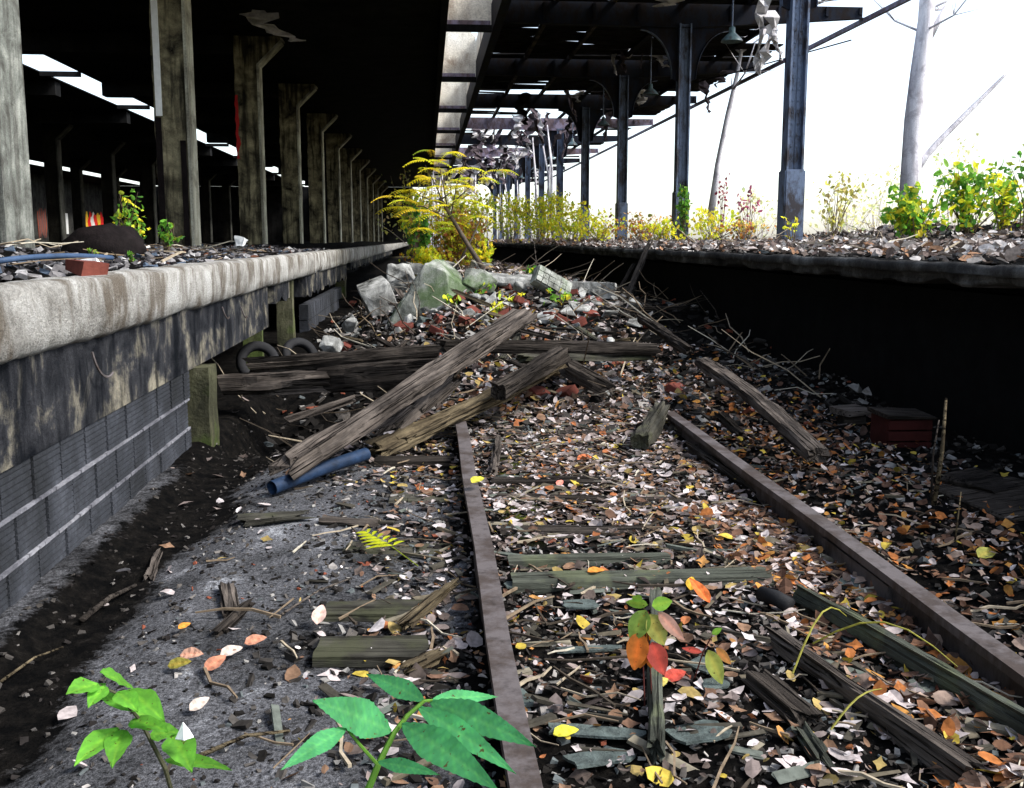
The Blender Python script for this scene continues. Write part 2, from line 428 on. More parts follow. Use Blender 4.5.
# supports below
o = MB().box((-1.52, 6.63, .13), (.22, .26, .72)).build('support_post', M['post'], pf); roughen(o, (.3, .15, .08), .014, 5)
for (y, w_, x) in ((9.75, .10, -1.62), (11.5, .16, -1.55), (19.5, .3, -1.6)):
    o = MB().box((x-.07, y+.1, .35), (.18, w_, 1.3)).build('support_post', M['post'], pf); roughen(o, (.3, .15, .08), .012, 5)
# hidden rear wall of the void
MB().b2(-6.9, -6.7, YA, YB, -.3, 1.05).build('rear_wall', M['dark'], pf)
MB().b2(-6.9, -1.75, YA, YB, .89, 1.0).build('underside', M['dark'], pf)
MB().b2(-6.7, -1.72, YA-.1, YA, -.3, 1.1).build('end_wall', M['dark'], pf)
o = MB().b2(-2.9, -2.8, YA, YB, -.3, .9).build('shade_wall', M['dark'], pf)
# bent reinforcing hooks
for (u, v, s) in ((92, 352, 1.0), (222, 307, .7), (241, 307, .7)):
    p = atX(u, v, -1.47); r = .075*s if u < 100 else .10
    pts = [p + Vector((.02*math.sin(a), .15*s*(1-math.cos(a)), -.13*s*math.sin(a))) for a in [k*.22 for k in range(10)]]
    MB().tube(pts, .006, 5).build('iron_hook', M['rail'], pf)
# pale painted stains on the face of the band
# ------------------------------------------------------------------ things on the left platform
def lp(u, v, X=None, z=1.15):
    p = atZ(u, v, z) if X is None else atX(u, v, X)
    return p
p = atY(104, 246, 9.0)
bm = bmesh.new(); bmesh.ops.create_uvsphere(bm, u_segments=28, v_segments=14, radius=1)
for v_ in bm.verts:
    c = v_.co; n = noise.fractal(c*3.2, .8, 2, 4)
    c.x *= .36*(1+.12*n); c.y *= .26*(1+.15*n); c.z = max(-.05, c.z)*(.25+.04*n) ; c.z += .03*c.x
me = bpy.data.meshes.new('tarp_heap'); bm.to_mesh(me); bm.free(); me.materials.append(M['tarp']); me.polygons.foreach_set('use_smooth', [True]*len(me.polygons))
o = bpy.data.objects.new('tarp_heap', me); col.objects.link(o); o.location = (p.x, p.y, 1.18)
tag(o, 'low black humped heap of tarpaulin on the left platform beside the green weeds', 'tarpaulin')
def pipe_between(name, a, b, r, mat, label, cat, sag=0, n=10, hollow=False):
    a = Vector(a); b = Vector(b); pts = []
    for k in range(n+1):
        f = k/n; q = a.lerp(b, f); q.z += -sag*4*f*(1-f); pts.append(q)
    o = MB().tube([q-a for q in pts], r, 12).build(name, mat, smooth=True); o.location = a
    bm = bmesh.new(); bm.from_mesh(o.data); bmesh.ops.recalc_face_normals(bm, faces=bm.faces); bm.to_mesh(o.data); bm.free()
    return tag(o, label, cat)
pipe_between('hose', atZ(-20, 266, 1.17)+Vector((0, .2, .02)), atZ(112, 258, 1.19), .016, M['hose'], 'faded blue hose lying along the debris on the left platform', 'hose', sag=-.02)
pipe_between('hose', atZ(-10, 254, 1.20), atZ(22, 251, 1.20), .018, M['hose'], 'short blue tube at the left border of the platform behind the longer hose', 'hose')
p = atZ(86, 270, 1.16); o = MB().box((0, 0, .03), (.13, .2, .06), jit=.008).build('brick', M['brick']); o.location = (p.x, p.y, 1.14); o.rotation_euler = (.1, .1, .7)
tag(o, 'broken red brick lying near the pale edge of the left platform', 'brick')
for (u, v, s, lb) in ((70, 246, .09, 'crumpled white plastic scrap in front of the black tarpaulin heap'), (240, 240, .16, 'pale lump of plaster standing at the foot of the third concrete column'), (93, 265, .08, 'small white paper scrap behind the red brick on the platform')):
    p = atZ(u, v, 1.18) if v > 245 else atY(u, 244, 14)
    o = MB().box((0, 0, s*.4), (s, s*.7, s*.8), jit=s*.25).build('scrap', M['white']); roughen(o, (s*.5, s*.25), s*.15, 9)
    o.location = (p.x, p.y, lp_h(p.x, p.y) if v > 245 else 1.2); tag(o, lb, 'scrap')

# ================================================================== LEFT SHED : columns
ORD = ['first', 'second', 'third', 'fourth', 'fifth', 'sixth', 'seventh', 'eighth', 'ninth', 'tenth', 'eleventh', 'twelfth', 'thirteenth']
CZ = 5.5
LY = [8.6, 15.63] + [15.63+6.5+6.42*k for k in range(10)]
C1A, C1B = atX(10, 230, -3.4).y, atX(35, 230, -3.4).y
def left_column(y, x1=-3.5, first=False, w_=.46, loc=None, deep=False):
    root = thing('concrete_column', (x1-w_/2, y, 1.1), None, 'column')
    x0 = x1-w_; d = (C1B-C1A)/2 if first else .18
    if first:
        s = MB().b2(x0-.1, x1-.2, y-d, y+d, 1.05, CZ).build('shaft', M['columnbroken'], root)
        roughen(s, (1, .5, .25, .12, .06), .10, 2.6)
        s2 = MB().b2(x1-.22, x1-.01, y-d+.03, y+d-.03, 1.05, CZ).build('casing', M['casing'], root)
        roughen(s2, (.5, .25, .1), .006, 6)
        MB().b2(x1-.25, x1-.21, y-d-.02, y-d+.03, 1.05, 3.4).build('exposed_bar', M['rail'], root)
    else:
        prof = [(x0, 1.05), (x1, 1.05), (x1, 4.93), (x1+.5, 5.42), (x1+.5, CZ-.003), (x0, CZ-.003)]
        s = MB().prism(prof, y-d, y+d-.03).build('shaft', M['shaded' if deep else 'column'], root)
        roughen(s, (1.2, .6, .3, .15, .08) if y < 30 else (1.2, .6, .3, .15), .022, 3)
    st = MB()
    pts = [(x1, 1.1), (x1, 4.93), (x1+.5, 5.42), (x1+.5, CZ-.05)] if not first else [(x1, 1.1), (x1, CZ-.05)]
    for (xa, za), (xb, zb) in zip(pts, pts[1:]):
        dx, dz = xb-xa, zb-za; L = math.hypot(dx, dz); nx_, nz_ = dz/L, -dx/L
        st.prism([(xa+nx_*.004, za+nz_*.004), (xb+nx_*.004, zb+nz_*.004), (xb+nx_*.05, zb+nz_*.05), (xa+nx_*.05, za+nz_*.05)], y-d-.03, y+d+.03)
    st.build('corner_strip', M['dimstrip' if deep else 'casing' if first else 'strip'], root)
    return root
c1 = left_column((C1A+C1B)/2+.0, x1=-3.47, first=True); tag(c1, 'crumbling concrete column at the left border with broken face and exposed rusty steel')
proto = left_column(LY[1])
tag(proto, 'second column from the left, yellowish concrete with white paint flakes and black patches')
# its paint flakes and black scorched boards
MB().b2(-3.93, -3.84, LY[1]-.205, LY[1]-.18, 3.1, 5.05).build('paint_patch', M['white'], proto)
MB().b2(-3.60, -3.52, LY[1]-.212, LY[1]-.19, 1.1, 2.75).build('scorched_board', M['tarp'], proto)
MB().b2(-3.95, -3.86, LY[1]-.207, LY[1]-.19, 1.3, 3.08).build('paint_patch', M['tarp'], proto)
third = left_column(LY[2]); tag(third, 'third column in the left row, brown concrete with red spray paint high on its edge')
gr = MB(); gr.cc = (.35, .02, .02)
L_ = [(-3.965+.012*math.sin(k*2.1), LY[2]-.205, 3.0+.1*k) for k in range(14)]; R_ = [(-3.90+.035*math.sin(k*1.7)*math.cos(k*3.3), LY[2]-.205, 3.0+.1*k) for k in range(14)]
for k in range(13): gr.poly([L_[k], R_[k], R_[k+1], L_[k+1]])
gr.build('red_paint', M['graffiti'], third)
lab = ['plain grey column with bent top bracket, fourth in the left row', 'grey column with angled bracket, fifth in the left row along the platform', 'slim receding column, sixth in the left row', 'slim receding column, seventh in the left row', 'slim receding column, eighth in the left row']
fourth = left_column(LY[3])
for i, y in enumerate(LY[3:]):
    o = fourth if i == 0 else left_column(y) if i < 4 else copy_tree(fourth)
    o.location = (-3.5-.23, y, 1.1)
    if i < 5: tag(o, lab[i], 'column')
    else: tag(o, 'tiny far concrete column in the tight cluster at the end of the left row', 'column')
    o['group'] = 'concrete columns along the left platform'
for o in (c1, proto, third): o['group'] = 'concrete columns along the left platform'
# second and third rows deep in the shed
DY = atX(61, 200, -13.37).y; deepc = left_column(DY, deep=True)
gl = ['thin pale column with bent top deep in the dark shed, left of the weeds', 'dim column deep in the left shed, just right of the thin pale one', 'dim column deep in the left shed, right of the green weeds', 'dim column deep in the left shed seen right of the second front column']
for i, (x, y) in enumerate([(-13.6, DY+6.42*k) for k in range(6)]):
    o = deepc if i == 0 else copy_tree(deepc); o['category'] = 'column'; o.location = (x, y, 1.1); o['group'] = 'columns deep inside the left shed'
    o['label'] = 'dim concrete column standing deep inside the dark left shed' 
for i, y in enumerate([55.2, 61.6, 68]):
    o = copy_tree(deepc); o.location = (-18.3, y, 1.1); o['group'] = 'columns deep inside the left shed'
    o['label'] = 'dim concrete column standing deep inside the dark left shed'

# ------------------------------------------------------------------ left shed roof
YE = 82
sr = thing('shed_roof', (-3, 20, 5.5), 'black concrete shed roof covering the left half, with bright skylight slots', 'roof')
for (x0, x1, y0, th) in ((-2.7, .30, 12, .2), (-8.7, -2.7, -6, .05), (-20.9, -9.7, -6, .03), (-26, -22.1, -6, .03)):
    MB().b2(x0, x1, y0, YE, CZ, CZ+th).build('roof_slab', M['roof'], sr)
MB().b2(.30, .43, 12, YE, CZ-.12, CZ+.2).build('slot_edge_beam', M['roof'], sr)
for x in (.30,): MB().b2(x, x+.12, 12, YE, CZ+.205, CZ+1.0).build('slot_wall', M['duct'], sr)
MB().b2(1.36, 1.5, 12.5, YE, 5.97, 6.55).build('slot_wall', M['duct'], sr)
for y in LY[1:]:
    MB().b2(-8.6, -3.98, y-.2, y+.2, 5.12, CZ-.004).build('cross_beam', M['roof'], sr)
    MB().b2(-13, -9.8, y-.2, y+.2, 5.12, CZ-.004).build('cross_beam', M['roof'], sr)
SY = [14.3+6.4*k for k in range(11)]
for i, y in enumerate(SY):
    if y < 16: continue
    for x0, x1 in ((.433, 1.33), (-9.69, -8.71)):
        q = MB().b2(x0, x1, y-.12, y+.02, CZ-.10, CZ+.02); q.build('slot_strut', M['roof'], sr)
        if x0 < 0: continue
        n = 10; pr = [(x0, CZ+.05)] + [(x1-.0, CZ+.05)] + [(x1-(x1-x0)*k/n, CZ+1.05+.3*math.sin(math.pi*k/n)) for k in range(n+1)]
        MB().prism(pr, y+.03, y+.13).build('slot_panel', M['duct'], sr)
        MB().b2(x0+.02, x1-.02, y+.022, y+.029, CZ+.04, CZ+.13).build('rust_plate', M['steelpink'], sr)
# ------------------------------------------------------------------ back wall of the shed with graffiti
bw = thing('back_wall', (-25, 50, 0), 'dim back wall of the left shed with red and white graffiti, seen between the columns', 'wall')
MB().b2(-25.2, -25, 2, YE, 0, CZ-.004).build('wall', M['wall'], bw)
MB().b2(-25, -1.1, YE, YE+.3, 0, CZ-.004).build('end_wall', M['roof'], bw)  # dark end added to keep sky light out of the shed
def tagblob(u0, u1, v0, v1, seed, cols, X=-24.97):
    rr = random.Random(seed); m = MB()
    for k in range(9):
        u = u0+(u1-u0)*(k+.5)/9; p = atX(u, (v0+v1)/2, X); top = atX(u, v0, X).z; bot = atX(u, v1, X).z
        m.cc = cols[k % len(cols)]; hw = abs(atX(u1, v0, X).y-atX(u0, v0, X).y)/9*.55
        pts = []
        for a in range(14):
            th = 2*math.pi*a/14; r = 1+.35*math.sin(3*th+k)+.2*rr.random()
            pts.append((X+.004*k, p.y+math.cos(th)*hw*r*1.2, (top+bot)/2+math.sin(th)*(top-bot)/2*min(1.2, r)))
        m.poly(pts)
    return m
tagblob(77, 103, 213, 230, 3, [(.7, .03, .03), (.8, .75, .7), (.75, .04, .03), (.8, .5, .05)]).build('graffiti', M['graffiti'], bw)
tagblob(219, 228, 222, 236, 4, [(.7, .03, .03), (.8, .75, .7)]).build('graffiti', M['graffiti'], bw)
tagblob(38, 46, 210, 236, 5, [(.3, .08, .05), (.12, .1, .1)]).build('graffiti', M['graffiti'], bw)
pw = MB(); a = atX(62, 213, -24.95); b = atX(69, 234, -24.95); pw.b2(-24.99, -24.95, a.y, b.y, b.z, a.z); pw.build('pale_panel', M['white'], bw)
# second platform and floor level behind
p2 = thing('platform', (-14, 20, 0), 'dark inner platform of the left shed beyond the second track', 'platform')
MB().b2(-18.6, -11.6, 8, YE, .9, 1.12).build('deck', M['wall'], p2)
MB().b2(-18.4, -11.8, 8.1, YE-.1, -.2, .9).build('face_wall', M['wall'], p2)

# ================================================================== RIGHT PLATFORM
RX = 3.0; RZ = 1.17
rp = thing('platform', (4, 6, 0), 'right-hand platform with dark crumbling edge beam and leaf covered top, black void beneath', 'platform')
def rh(x, y):
    h = RZ + .02*noise.fractal(Vector((x*2, y*2, 6)), 1, 2, 4)
    h += .30*ss(5.2, 7.5, x)*(1-ss(15, 22, y))*(.7+.6*noise.noise(Vector((x*.7, y*.7, 2)))) + .06*ss(3.1, 4.2, x)
    return h
d = MB(); xx = axis([(RX+.06, 7, .12), (7, 10.5, .3)]); yy = axis([(2.5, 16, .12), (16, 30, .5), (30, 84, 3)])
for y in yy:
    for x in xx: d.cc = (.3, 0, 0); d.av((x, y, rh(x, y)))
for j in range(len(yy)-1):
    for i in range(len(xx)-1):
        a = j*len(xx)+i; d.f.append([a, a+1, a+len(xx)+1, a+len(xx)])
d.build('deck', M['ground'], rp, smooth=True, fix=False)
e = MB(); yv = axis([(2.5, 20, .1), (20, 84, 2)]); rows = []
prof = [(3.08, 1.165), (3.02, 1.175), (3.0, 1.15), (3.0, 1.11), (3.012, 1.105), (3.04, 1.10), (3.035, 1.05), (3.05, 1.035), (3.4, 1.03)]
for y in yv:
    row = []
    for k, (x, z) in enumerate(prof):
        n = noise.fractal(Vector((x*4, y*3, z*5)), .8, 2, 4)
        dm = max(0, noise.noise(Vector((1, y*1.2, 3)))-.1)*.10
        row.append(e.av((x+.02*abs(n)+(dm if 1 <= k <= 3 else 0), y, z+.014*n-(dm*.4 if k in (1, 2) else 0)+(max(0, n)*.05 if k in (6, 7) else 0))))
    rows.append(row)
for a, b in zip(rows, rows[1:]):
    for k in range(len(prof)-1): e.f.append([a[k], a[k+1], b[k+1], b[k]])
M['redge'] = m_concrete('dark_edge', (.20, .20, .19), (.05, .048, .045), (.008, .008, .008), streak=.3, spec=.1)
e.build('edge_beam', M['redge'], rp, smooth=True)
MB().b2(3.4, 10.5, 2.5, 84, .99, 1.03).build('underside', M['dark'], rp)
MB().b2(3.3, 3.5, 2.5, 84, -.3, .985).build('shade_wall', M['dark'], rp)  # near-black sheet standing in for the shade beneath the platform
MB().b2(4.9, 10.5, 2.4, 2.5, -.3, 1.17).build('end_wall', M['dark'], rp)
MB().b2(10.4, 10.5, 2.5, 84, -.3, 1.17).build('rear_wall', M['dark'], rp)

# ------------------------------------------------------------------ steel columns
def steel_column(x, y):
    root = thing('steel_column', (x, y, RZ), None, 'column')
    s = MB(); W, D, tk = .25, .24, .018
    z0, z1 = 1.1, 5.62
    s.b2(x-W/2, x-W/2+.03, y-D/2, y+D/2, z0, z1); s.b2(x+W/2-.03, x+W/2, y-D/2, y+D/2, z0, z1)
    s.b2(x-W/2+.03, x+W/2-.03, y-tk, y+tk, z0, z1)
    for sx in (-1, 1):
        for yy_ in (-D/2,):
            s.b2(x+sx*(W/2-.085)-.025, x+sx*(W/2-.085)+.025+.0, y-tk-.014, y-tk-.001, z0, z1)
            z = 1.5
            while z < 5.5:
                s.box((x+sx*(W/2-.085), y-tk-.02, z), (.022, .014, .022)); z += .16
    s.build('shaft', M['steel'], root)
    bs = MB().b2(x-.15, x+.15, y-.15, y+.15, 1.1, 2.3); o = bs.build('base_casing', M['steel'], root); bevel(o, .02, 2)
    for sx in (-1, 1):
        n = 9; Rr = .78; x0 = x+sx*(W/2+.003)
        pr = [(x0, 5.56)] + [(x0+sx*Rr, 5.56)] + [(x0+sx*(.12+(Rr-.12)*(1-math.sin(k/n*math.pi/2))), 5.50-.95*(1-math.cos(k/n*math.pi/2))) for k in range(n+1)] + [(x0, 4.5)]
        MB().prism(pr, y-.02, y+.02).build('bracket', M['steeldark'], root)
        fl = MB(); arc = [(x0+sx*(.12+(Rr-.12)*(1-math.sin(k/n*math.pi/2))), 5.50-.95*(1-math.cos(k/n*math.pi/2))) for k in range(n+1)]
        for (xa, za), (xb, zb) in zip(arc, arc[1:]):
            fl.poly([(xa, y-.07, za-.004), (xb, y-.07, zb-.004), (xb, y+.07, zb-.004), (xa, y+.07, za-.004)])
            fl.poly([(xa, y-.07, za-.016), (xb, y-.07, zb-.016), (xb, y-.07, zb-.004), (xa, y-.07, za-.004)])
        fl.build('bracket_flange', M['steel'], root)
    return root
SX = 5.25
RYs = [14.3+6.4*k for k in range(11)]
sp = steel_column(SX, RYs[0])
tag(sp, 'nearest steel column on the right platform, dark blue with wide base casing', 'column')
slab = ['steel column with ivy at its foot, second nearest on the right platform', 'dark slim steel column, third from the right on the platform', 'blue peeling steel column, fourth from the right on the platform', 'pale steel column, fifth from the right beside the hanging lamps']
for i, y in enumerate(RYs):
    o = sp if i == 0 else copy_tree(sp)
    o.location = (SX, y, RZ)
    if i: o['label'] = slab[i-1] if i-1 < len(slab) else 'small far steel column in the cluster at the end of the right canopy'
    o['group'] = 'steel columns on the right platform'
# ------------------------------------------------------------------ canopy
cn = thing('canopy_roof', (SX, 20, 5.5), 'ruined steel and timber canopy over the right platform, boards missing and scraps hanging', 'roof')
for i, y in enumerate(RYs):
    m = MB()
    pr = [(1.42, 5.60), (SX-.16, 5.555), (SX+.16, 5.555), (8.95, 5.80), (8.95, 6.02), (1.42, 6.02)]
    m.prism(pr, y-.015, y+.015)
    for (xa, za), (xb, zb) in ((pr[0], pr[1]), (pr[1], pr[2]), (pr[2], pr[3])):
        m.poly([(xa, y-.11, za-.003), (xb, y-.11, zb-.003), (xb, y+.11, zb-.003), (xa, y+.11, za-.003)])
        m.poly([(xa, y-.11, za-.018), (xb, y-.11, zb-.018), (xb, y-.11, zb-.003), (xa, y-.11, za-.003)])
    for x in (2.4, 3.4, 4.3, 6.2, 7.2, 8.2, 8.9): m.b2(x-.03, x+.03, y-.05, y-.016, 5.66 if x < 6 else 5.62+.068*(x-SX), 6.0)
    m.build('cross_beam', M['steelpink'] if i in (4, 6) else  M['steeldark'], cn)
MB().b2(1.335, 1.505, 12.5, YE, 5.40, 5.96).build('edge_girder', M['steeldark'], cn)
MB().b2(8.93, 9.0, 14.3, YE, 5.70, 5.79).build('eave_rail', M['steelpink'], cn)
MB().b2(SX-.06, SX+.06, 14.3, YE, 6.03, 6.09).build('ridge_purlin', M['steeldark'], cn)
for x in (2.65, 3.8, 6.6, 7.7): MB().b2(x-.045, x+.045, 14.3, YE, 6.024, 6.11).build('purlin', M['wood'] if x < 4 else M['deck'], cn)
rd = random.Random(11)
spans = [(1.5, 2.62), (2.62, 3.8), (3.8, 5.25), (5.25, 6.6), (6.6, 7.7), (7.7, 8.95)]
for bi in range(10):
    y0, y1 = RYs[bi], RYs[bi+1]; m = MB(); y = max(y0, 16.2) if bi == 0 else y0
    lost = [-.2, -.1, .12, .5, .75, .8, .8, .75, .7, .7][bi]
    while y < y1-.1:
        for si, (a, b) in enumerate(spans):
            if si >= 4 and bi <= 0: continue
            n = noise.noise(Vector((a*.5, y*.28, 9)))*.5+.5 + .10*noise.noise(Vector((a*3, y*4, 2)))
            L = lost*(1.25 if 1 <= si <= 3 else .9)
            if si == 5 and bi == 1: L = .5
            if n < L or rd.random() < .012: continue
            m.box(((a+b)/2, y+.1, 6.14+rd.uniform(-.006, .02)), (b-a-.004, .206, .03), Euler((rd.uniform(-.03, .03), rd.uniform(-.01, .01)*3, rd.uniform(-.01, .01))).to_matrix())
        y += .21
    m.build('decking', M['deck'], cn)
# hanging scraps
def scrap(p, L, wd, seed, mat, lean=.2, lab='hanging_scrap'):
    rr = random.Random(seed); n = 12; m = MB(); L_ = []; x = y = 0
    prev = None
    for k in range(n):
        f = k/(n-1); ww = wd*(1-.6*f)*(.3+1.3*rr.random()); x += rr.uniform(-.35, .35)*wd + lean*L/n; y += rr.uniform(-.4, .4)*wd
        a = Vector(p)+Vector((x-ww/2, y+rr.uniform(-.05, .05), -L*f)); b = Vector(p)+Vector((x+ww/2, y+rr.uniform(-.05, .05), -L*f+rr.uniform(-.05, .05)))
        c = a.lerp(b, rr.uniform(.3, .7))+Vector((0, rr.uniform(-.08, .12), rr.uniform(-.04, .04)))
        if prev: m.poly([prev[0], prev[2], c, a]); m.poly([prev[2], prev[1], b, c])
        prev = (a, b, c)
    o = m.build('hanging_scrap', mat, cn, fix=False)
    md = o.modifiers.new('thick', 'SOLIDIFY'); md.thickness = .012
    return o
hs = [(768, 12, 20.4, 1.2, .28, 'scrap', -.25), (762, 0, 20.3, 1.3, .2, 'scrap', .1), (776, 30, 20.3, .6, .12, 'scrap', .4), (825, -6, 20.4, .3, .5, 'scrap', 0), (675, -6, 20.3, .25, .5, 'scrap', 0),
      (617, 35, 26.8, 1.0, .13, 'scrap', .1), (630, 38, 26.7, .5, .2, 'scrap', 0), (642, 45, 26.7, .6, .05, 'scrapdark', 0), (619, 50, 26.6, .55, .14, 'scrapdark', .3), (660, 52, 26.9, .4, .35, 'scrap', 0), (735, 70, 26.9, .4, .3, 'scrapdark', 0), (702, 80, 26.9, .9, .25, 'scrapdark', .1),
      (560, 82, 33.2, 1.1, .12, 'scrapdark', .3), (563, 84, 33.1, 1.15, .10, 'steelpink', .35), (600, 92, 33.3, .3, .55, 'scrapdark', .5), (583, 90, 33.3, .4, .3, 'scrap', -.4), (522, 112, 39.6, 1.2, .2, 'scrapdark', 0), (535, 110, 39.5, 1.0, .25, 'scrap', .1), (548, 112, 39.6, .7, .2, 'scrapdark', 0),
      (515, 115, 39.5, .9, .35, 'scrap', -.1), (505, 118, 46, 1.2, .3, 'scrapdark', 0), (498, 120, 46, .9, .5, 'scrap', 0), (470, 122, 46, .8, .7, 'scrap', 0), (480, 128, 46, 1.1, .3, 'scrapdark', 0), (528, 133, 46, .9, .3, 'scrap', .2), (515, 138, 52, 1.3, .3, 'scrap', 0), (488, 140, 52, 1.3, .5, 'steelpink', .2), (500, 142, 52, 1.6, .4, 'scrap', .3), (472, 145, 52, 1.4, .5, 'scrapdark', 0), (480, 150, 58, 1.6, .8, 'steelpink', .2), (492, 152, 58, 1.9, .5, 'scrap', -.2), (505, 152, 58, 1.5, .5, 'scrapdark', .2), (478, 158, 65, 2.2, .8, 'scrap', .2), (470, 162, 65, 2, .8, 'steelpink', 0), (640, 90, 30, .35, .4, 'scrap', .9)]
for i, (u, v, Y, L, wd, mt, ln) in enumerate(hs): scrap(atY(u, v, Y), L, wd, i+5, M[mt], ln)
rs = random.Random(3)
for i in range(34):
    bi = rs.choice((3, 4, 4, 5, 5, 6, 6, 7)); p_ = Vector((rs.uniform(1.7, 6.5), RYs[bi]+rs.uniform(-.3, 5), rs.uniform(5.6, 6.1)))
    scrap(p_, rs.uniform(.5, 1.6), rs.uniform(.12, .5), 200+i, M[rs.choice(('scrap', 'scrapdark', 'scrapdark', 'deck'))], rs.uniform(-.4, .4))
scrap(Vector((-2.95, 19.5, 5.5)), .5, .5, 91, M['scrap'], .1)
# pendant lamps
def lamp(x, y):
    root = thing('pendant_lamp', (x, y, 4.7), None, 'lamp')
    MB().tube([(x, y, 4.95), (x, y, 6.03)], .014, 6).build('rod', M['steel'], root)
    m = MB().lathe((x, y, 4.7), [(.19, 0), (.175, .035), (.10, .11), (.055, .15), (.05, .24), (.0, .26)], 20)
    m.lathe((x, y, 4.7), [(.185, .002), (.09, .10), (0, .12)], 20)
    m.build('shade', M['lamp'], root, smooth=True); return root
LYs = [17.6+6.4*k for k in range(7)]
l0 = lamp(5.3, LYs[0])
ll = ['nearest pendant lamp, hanging right of the second steel column from the right', 'pendant lamp hanging between the second and third steel columns from the right', 'pendant lamp hanging left of the third steel column from the right', 'pendant lamp just left of the fourth steel column from the right', 'pendant lamp, fifth in the receding row']
for i, y in enumerate(LYs):
    o = l0 if i == 0 else copy_tree(l0); o.location = (5.3, y, 4.7)
    o['label'] = ll[i] if i < 5 else 'tiny far pendant lamp under the ruined canopy'
    o['category'] = 'lamp'; o['group'] = 'bell shaped lamps hanging under the canopy'
# slack cable under the eave
o = MB().tube([Vector((8.7, 20.6, 5.35)), Vector((7.2, 24, 5.2)), Vector((6.1, 27, 5.2))], .015, 5).build('cable', M['steeldark'], origin=(8.7, 20.6, 5.35)); tag(o, 'thin dark cable hanging under the right eave of the canopy', 'cable')

# ================================================================== TRACK
def rail(pts, name, label, hw=.036, top=.12):
    # pts: list of (x, y, dz) ; profile across x
    prof = [(-hw, top), (hw, top), (hw+.001, top-.028), (.010, top-.042), (.010, top-.13), (.065, top-.148), (.065, top-.165), (-.065, top-.165), (-.065, top-.148), (-.010, top-.13), (-.010, top-.042), (-hw-.001, top-.028)]
    m = MB(); rings = []
    for (x, y, dz) in pts: rings.append([m.av((x+a, y, b+dz)) for a, b in prof])
    for a, b in zip(rings, rings[1:]):
        for k in range(len(prof)): m.f.append([a[k], a[(k+1) % 12], b[(k+1) % 12], b[k]])
    m.f.append(rings[0]); m.f.append(rings[-1][::-1])
    o = m.build(name, M['rail'], origin=(pts[0][0], pts[0][1], 0))
    return tag(o, label, 'rail', 'rusty rails of the old track')
def line(x0, y0, x1, y1, n=12, wob=.004): return [(x0+(x1-x0)*k/n + wob*math.sin(k*1.3), y0+(y1-y0)*k/n, 0) for k in range(n+1)]
rail(line(.200, 1.0, .205, 6.52), 'rail', 'left rusty rail, running from the bottom edge to the crossed timbers')
rail(line(1.640, 1.0, 1.665, 6.75), 'rail', 'right rusty rail, running diagonally to the lower right border')

def timber(a, b, w_, h_, mat, label, cat='timber', name='timber', roll=0, ragA=.08, ragB=.08, rough=.008, taper=1., split=0, group=None, bend=0., wedge=0.):
    a = Vector(a); b = Vector(b); ax = (b-a); L = ax.length; ax.normalize()
    up = Vector((0, 0, 1)); side = up.cross(ax)
    if side.length < .1: side = Vector((0, 1, 0)).cross(ax)
    side.normalize(); up = ax.cross(side)
    Rm = Matrix((ax, side, up)).transposed().to_4x4() @ Matrix.Rotation(roll, 4, 'X')
    nseg = max(6, int(L/.09)); seed = rnd.uniform(0, 99)
    cs = []
    nw = 5; nh = 3
    for k in range(nw): cs.append((-.5+k/nw, .5))
    for k in range(nh): cs.append((.5, .5-k/nh))
    for k in range(nw): cs.append((.5-k/nw, -.5))
    for k in range(nh): cs.append((-.5, -.5+k/nh))
    m = MB(); rings = []
    for i in range(nseg+1):
        f = i/nseg; tp = 1-(1-taper)*f; ring = []
        for j, (y, z) in enumerate(cs):
            rr = noise.noise(Vector((seed, j*1.7, 0)))
            x = f*L
            if i == 0: x += ragA*(noise.noise(Vector((seed, j*2.1, 5)))+.3*rr)
            if i == nseg: x += ragB*(noise.noise(Vector((seed, j*2.1, 9)))-.3*rr)
            if i == 1: x += ragA*.5
            if i == nseg-1: x -= ragB*.5
            n1 = noise.noise(Vector((f*L*1.6, j*1.3, seed))); n2 = noise.noise(Vector((f*L*7, j*2.9, seed)))
            er = rough*(1.6*n1+.8*n2)*(1.7 if (abs(y) == .5 and abs(z) == .5) else 1)
            if (abs(y) > .49 and abs(z) > .49): er -= rough*1.2
            yy_ = y*(w_*tp*(1-wedge*f)) + er*(1 if y > 0 else -1 if y < 0 else 0); zz = z*h_*tp + er*(1 if z > 0 else -1)
            if split and abs(y+.1) < .11 and z > 0: zz -= split*(.4+.6*abs(n1))
            zz += bend*math.sin(math.pi*f)
            ring.append(m.av((x, yy_, zz)))
        rings.append(ring)
    nn = len(cs)
    for p_, q in zip(rings, rings[1:]):
        for k in range(nn): m.f.append([p_[k], p_[(k+1) % nn], q[(k+1) % nn], q[k]])
    for ring, sg in ((rings[0], 1), (rings[-1], -1)):
        c = Vector((0, 0, 0))
        for k in ring: c += Vector(m.v[k])
        ci = m.av(c/nn + Vector((sg*.02, 0, 0)))
        for k in range(nn): m.f.append([ring[k], ring[(k+1) % nn], ci])
    o = m.build(name, mat)
    o.matrix_world = Matrix.Translation(a) @ Rm
    return tag(o, label, cat, group)

def gz(p, dz=0): return Vector((p.x, p.y, gh(p.x, p.y)+dz))
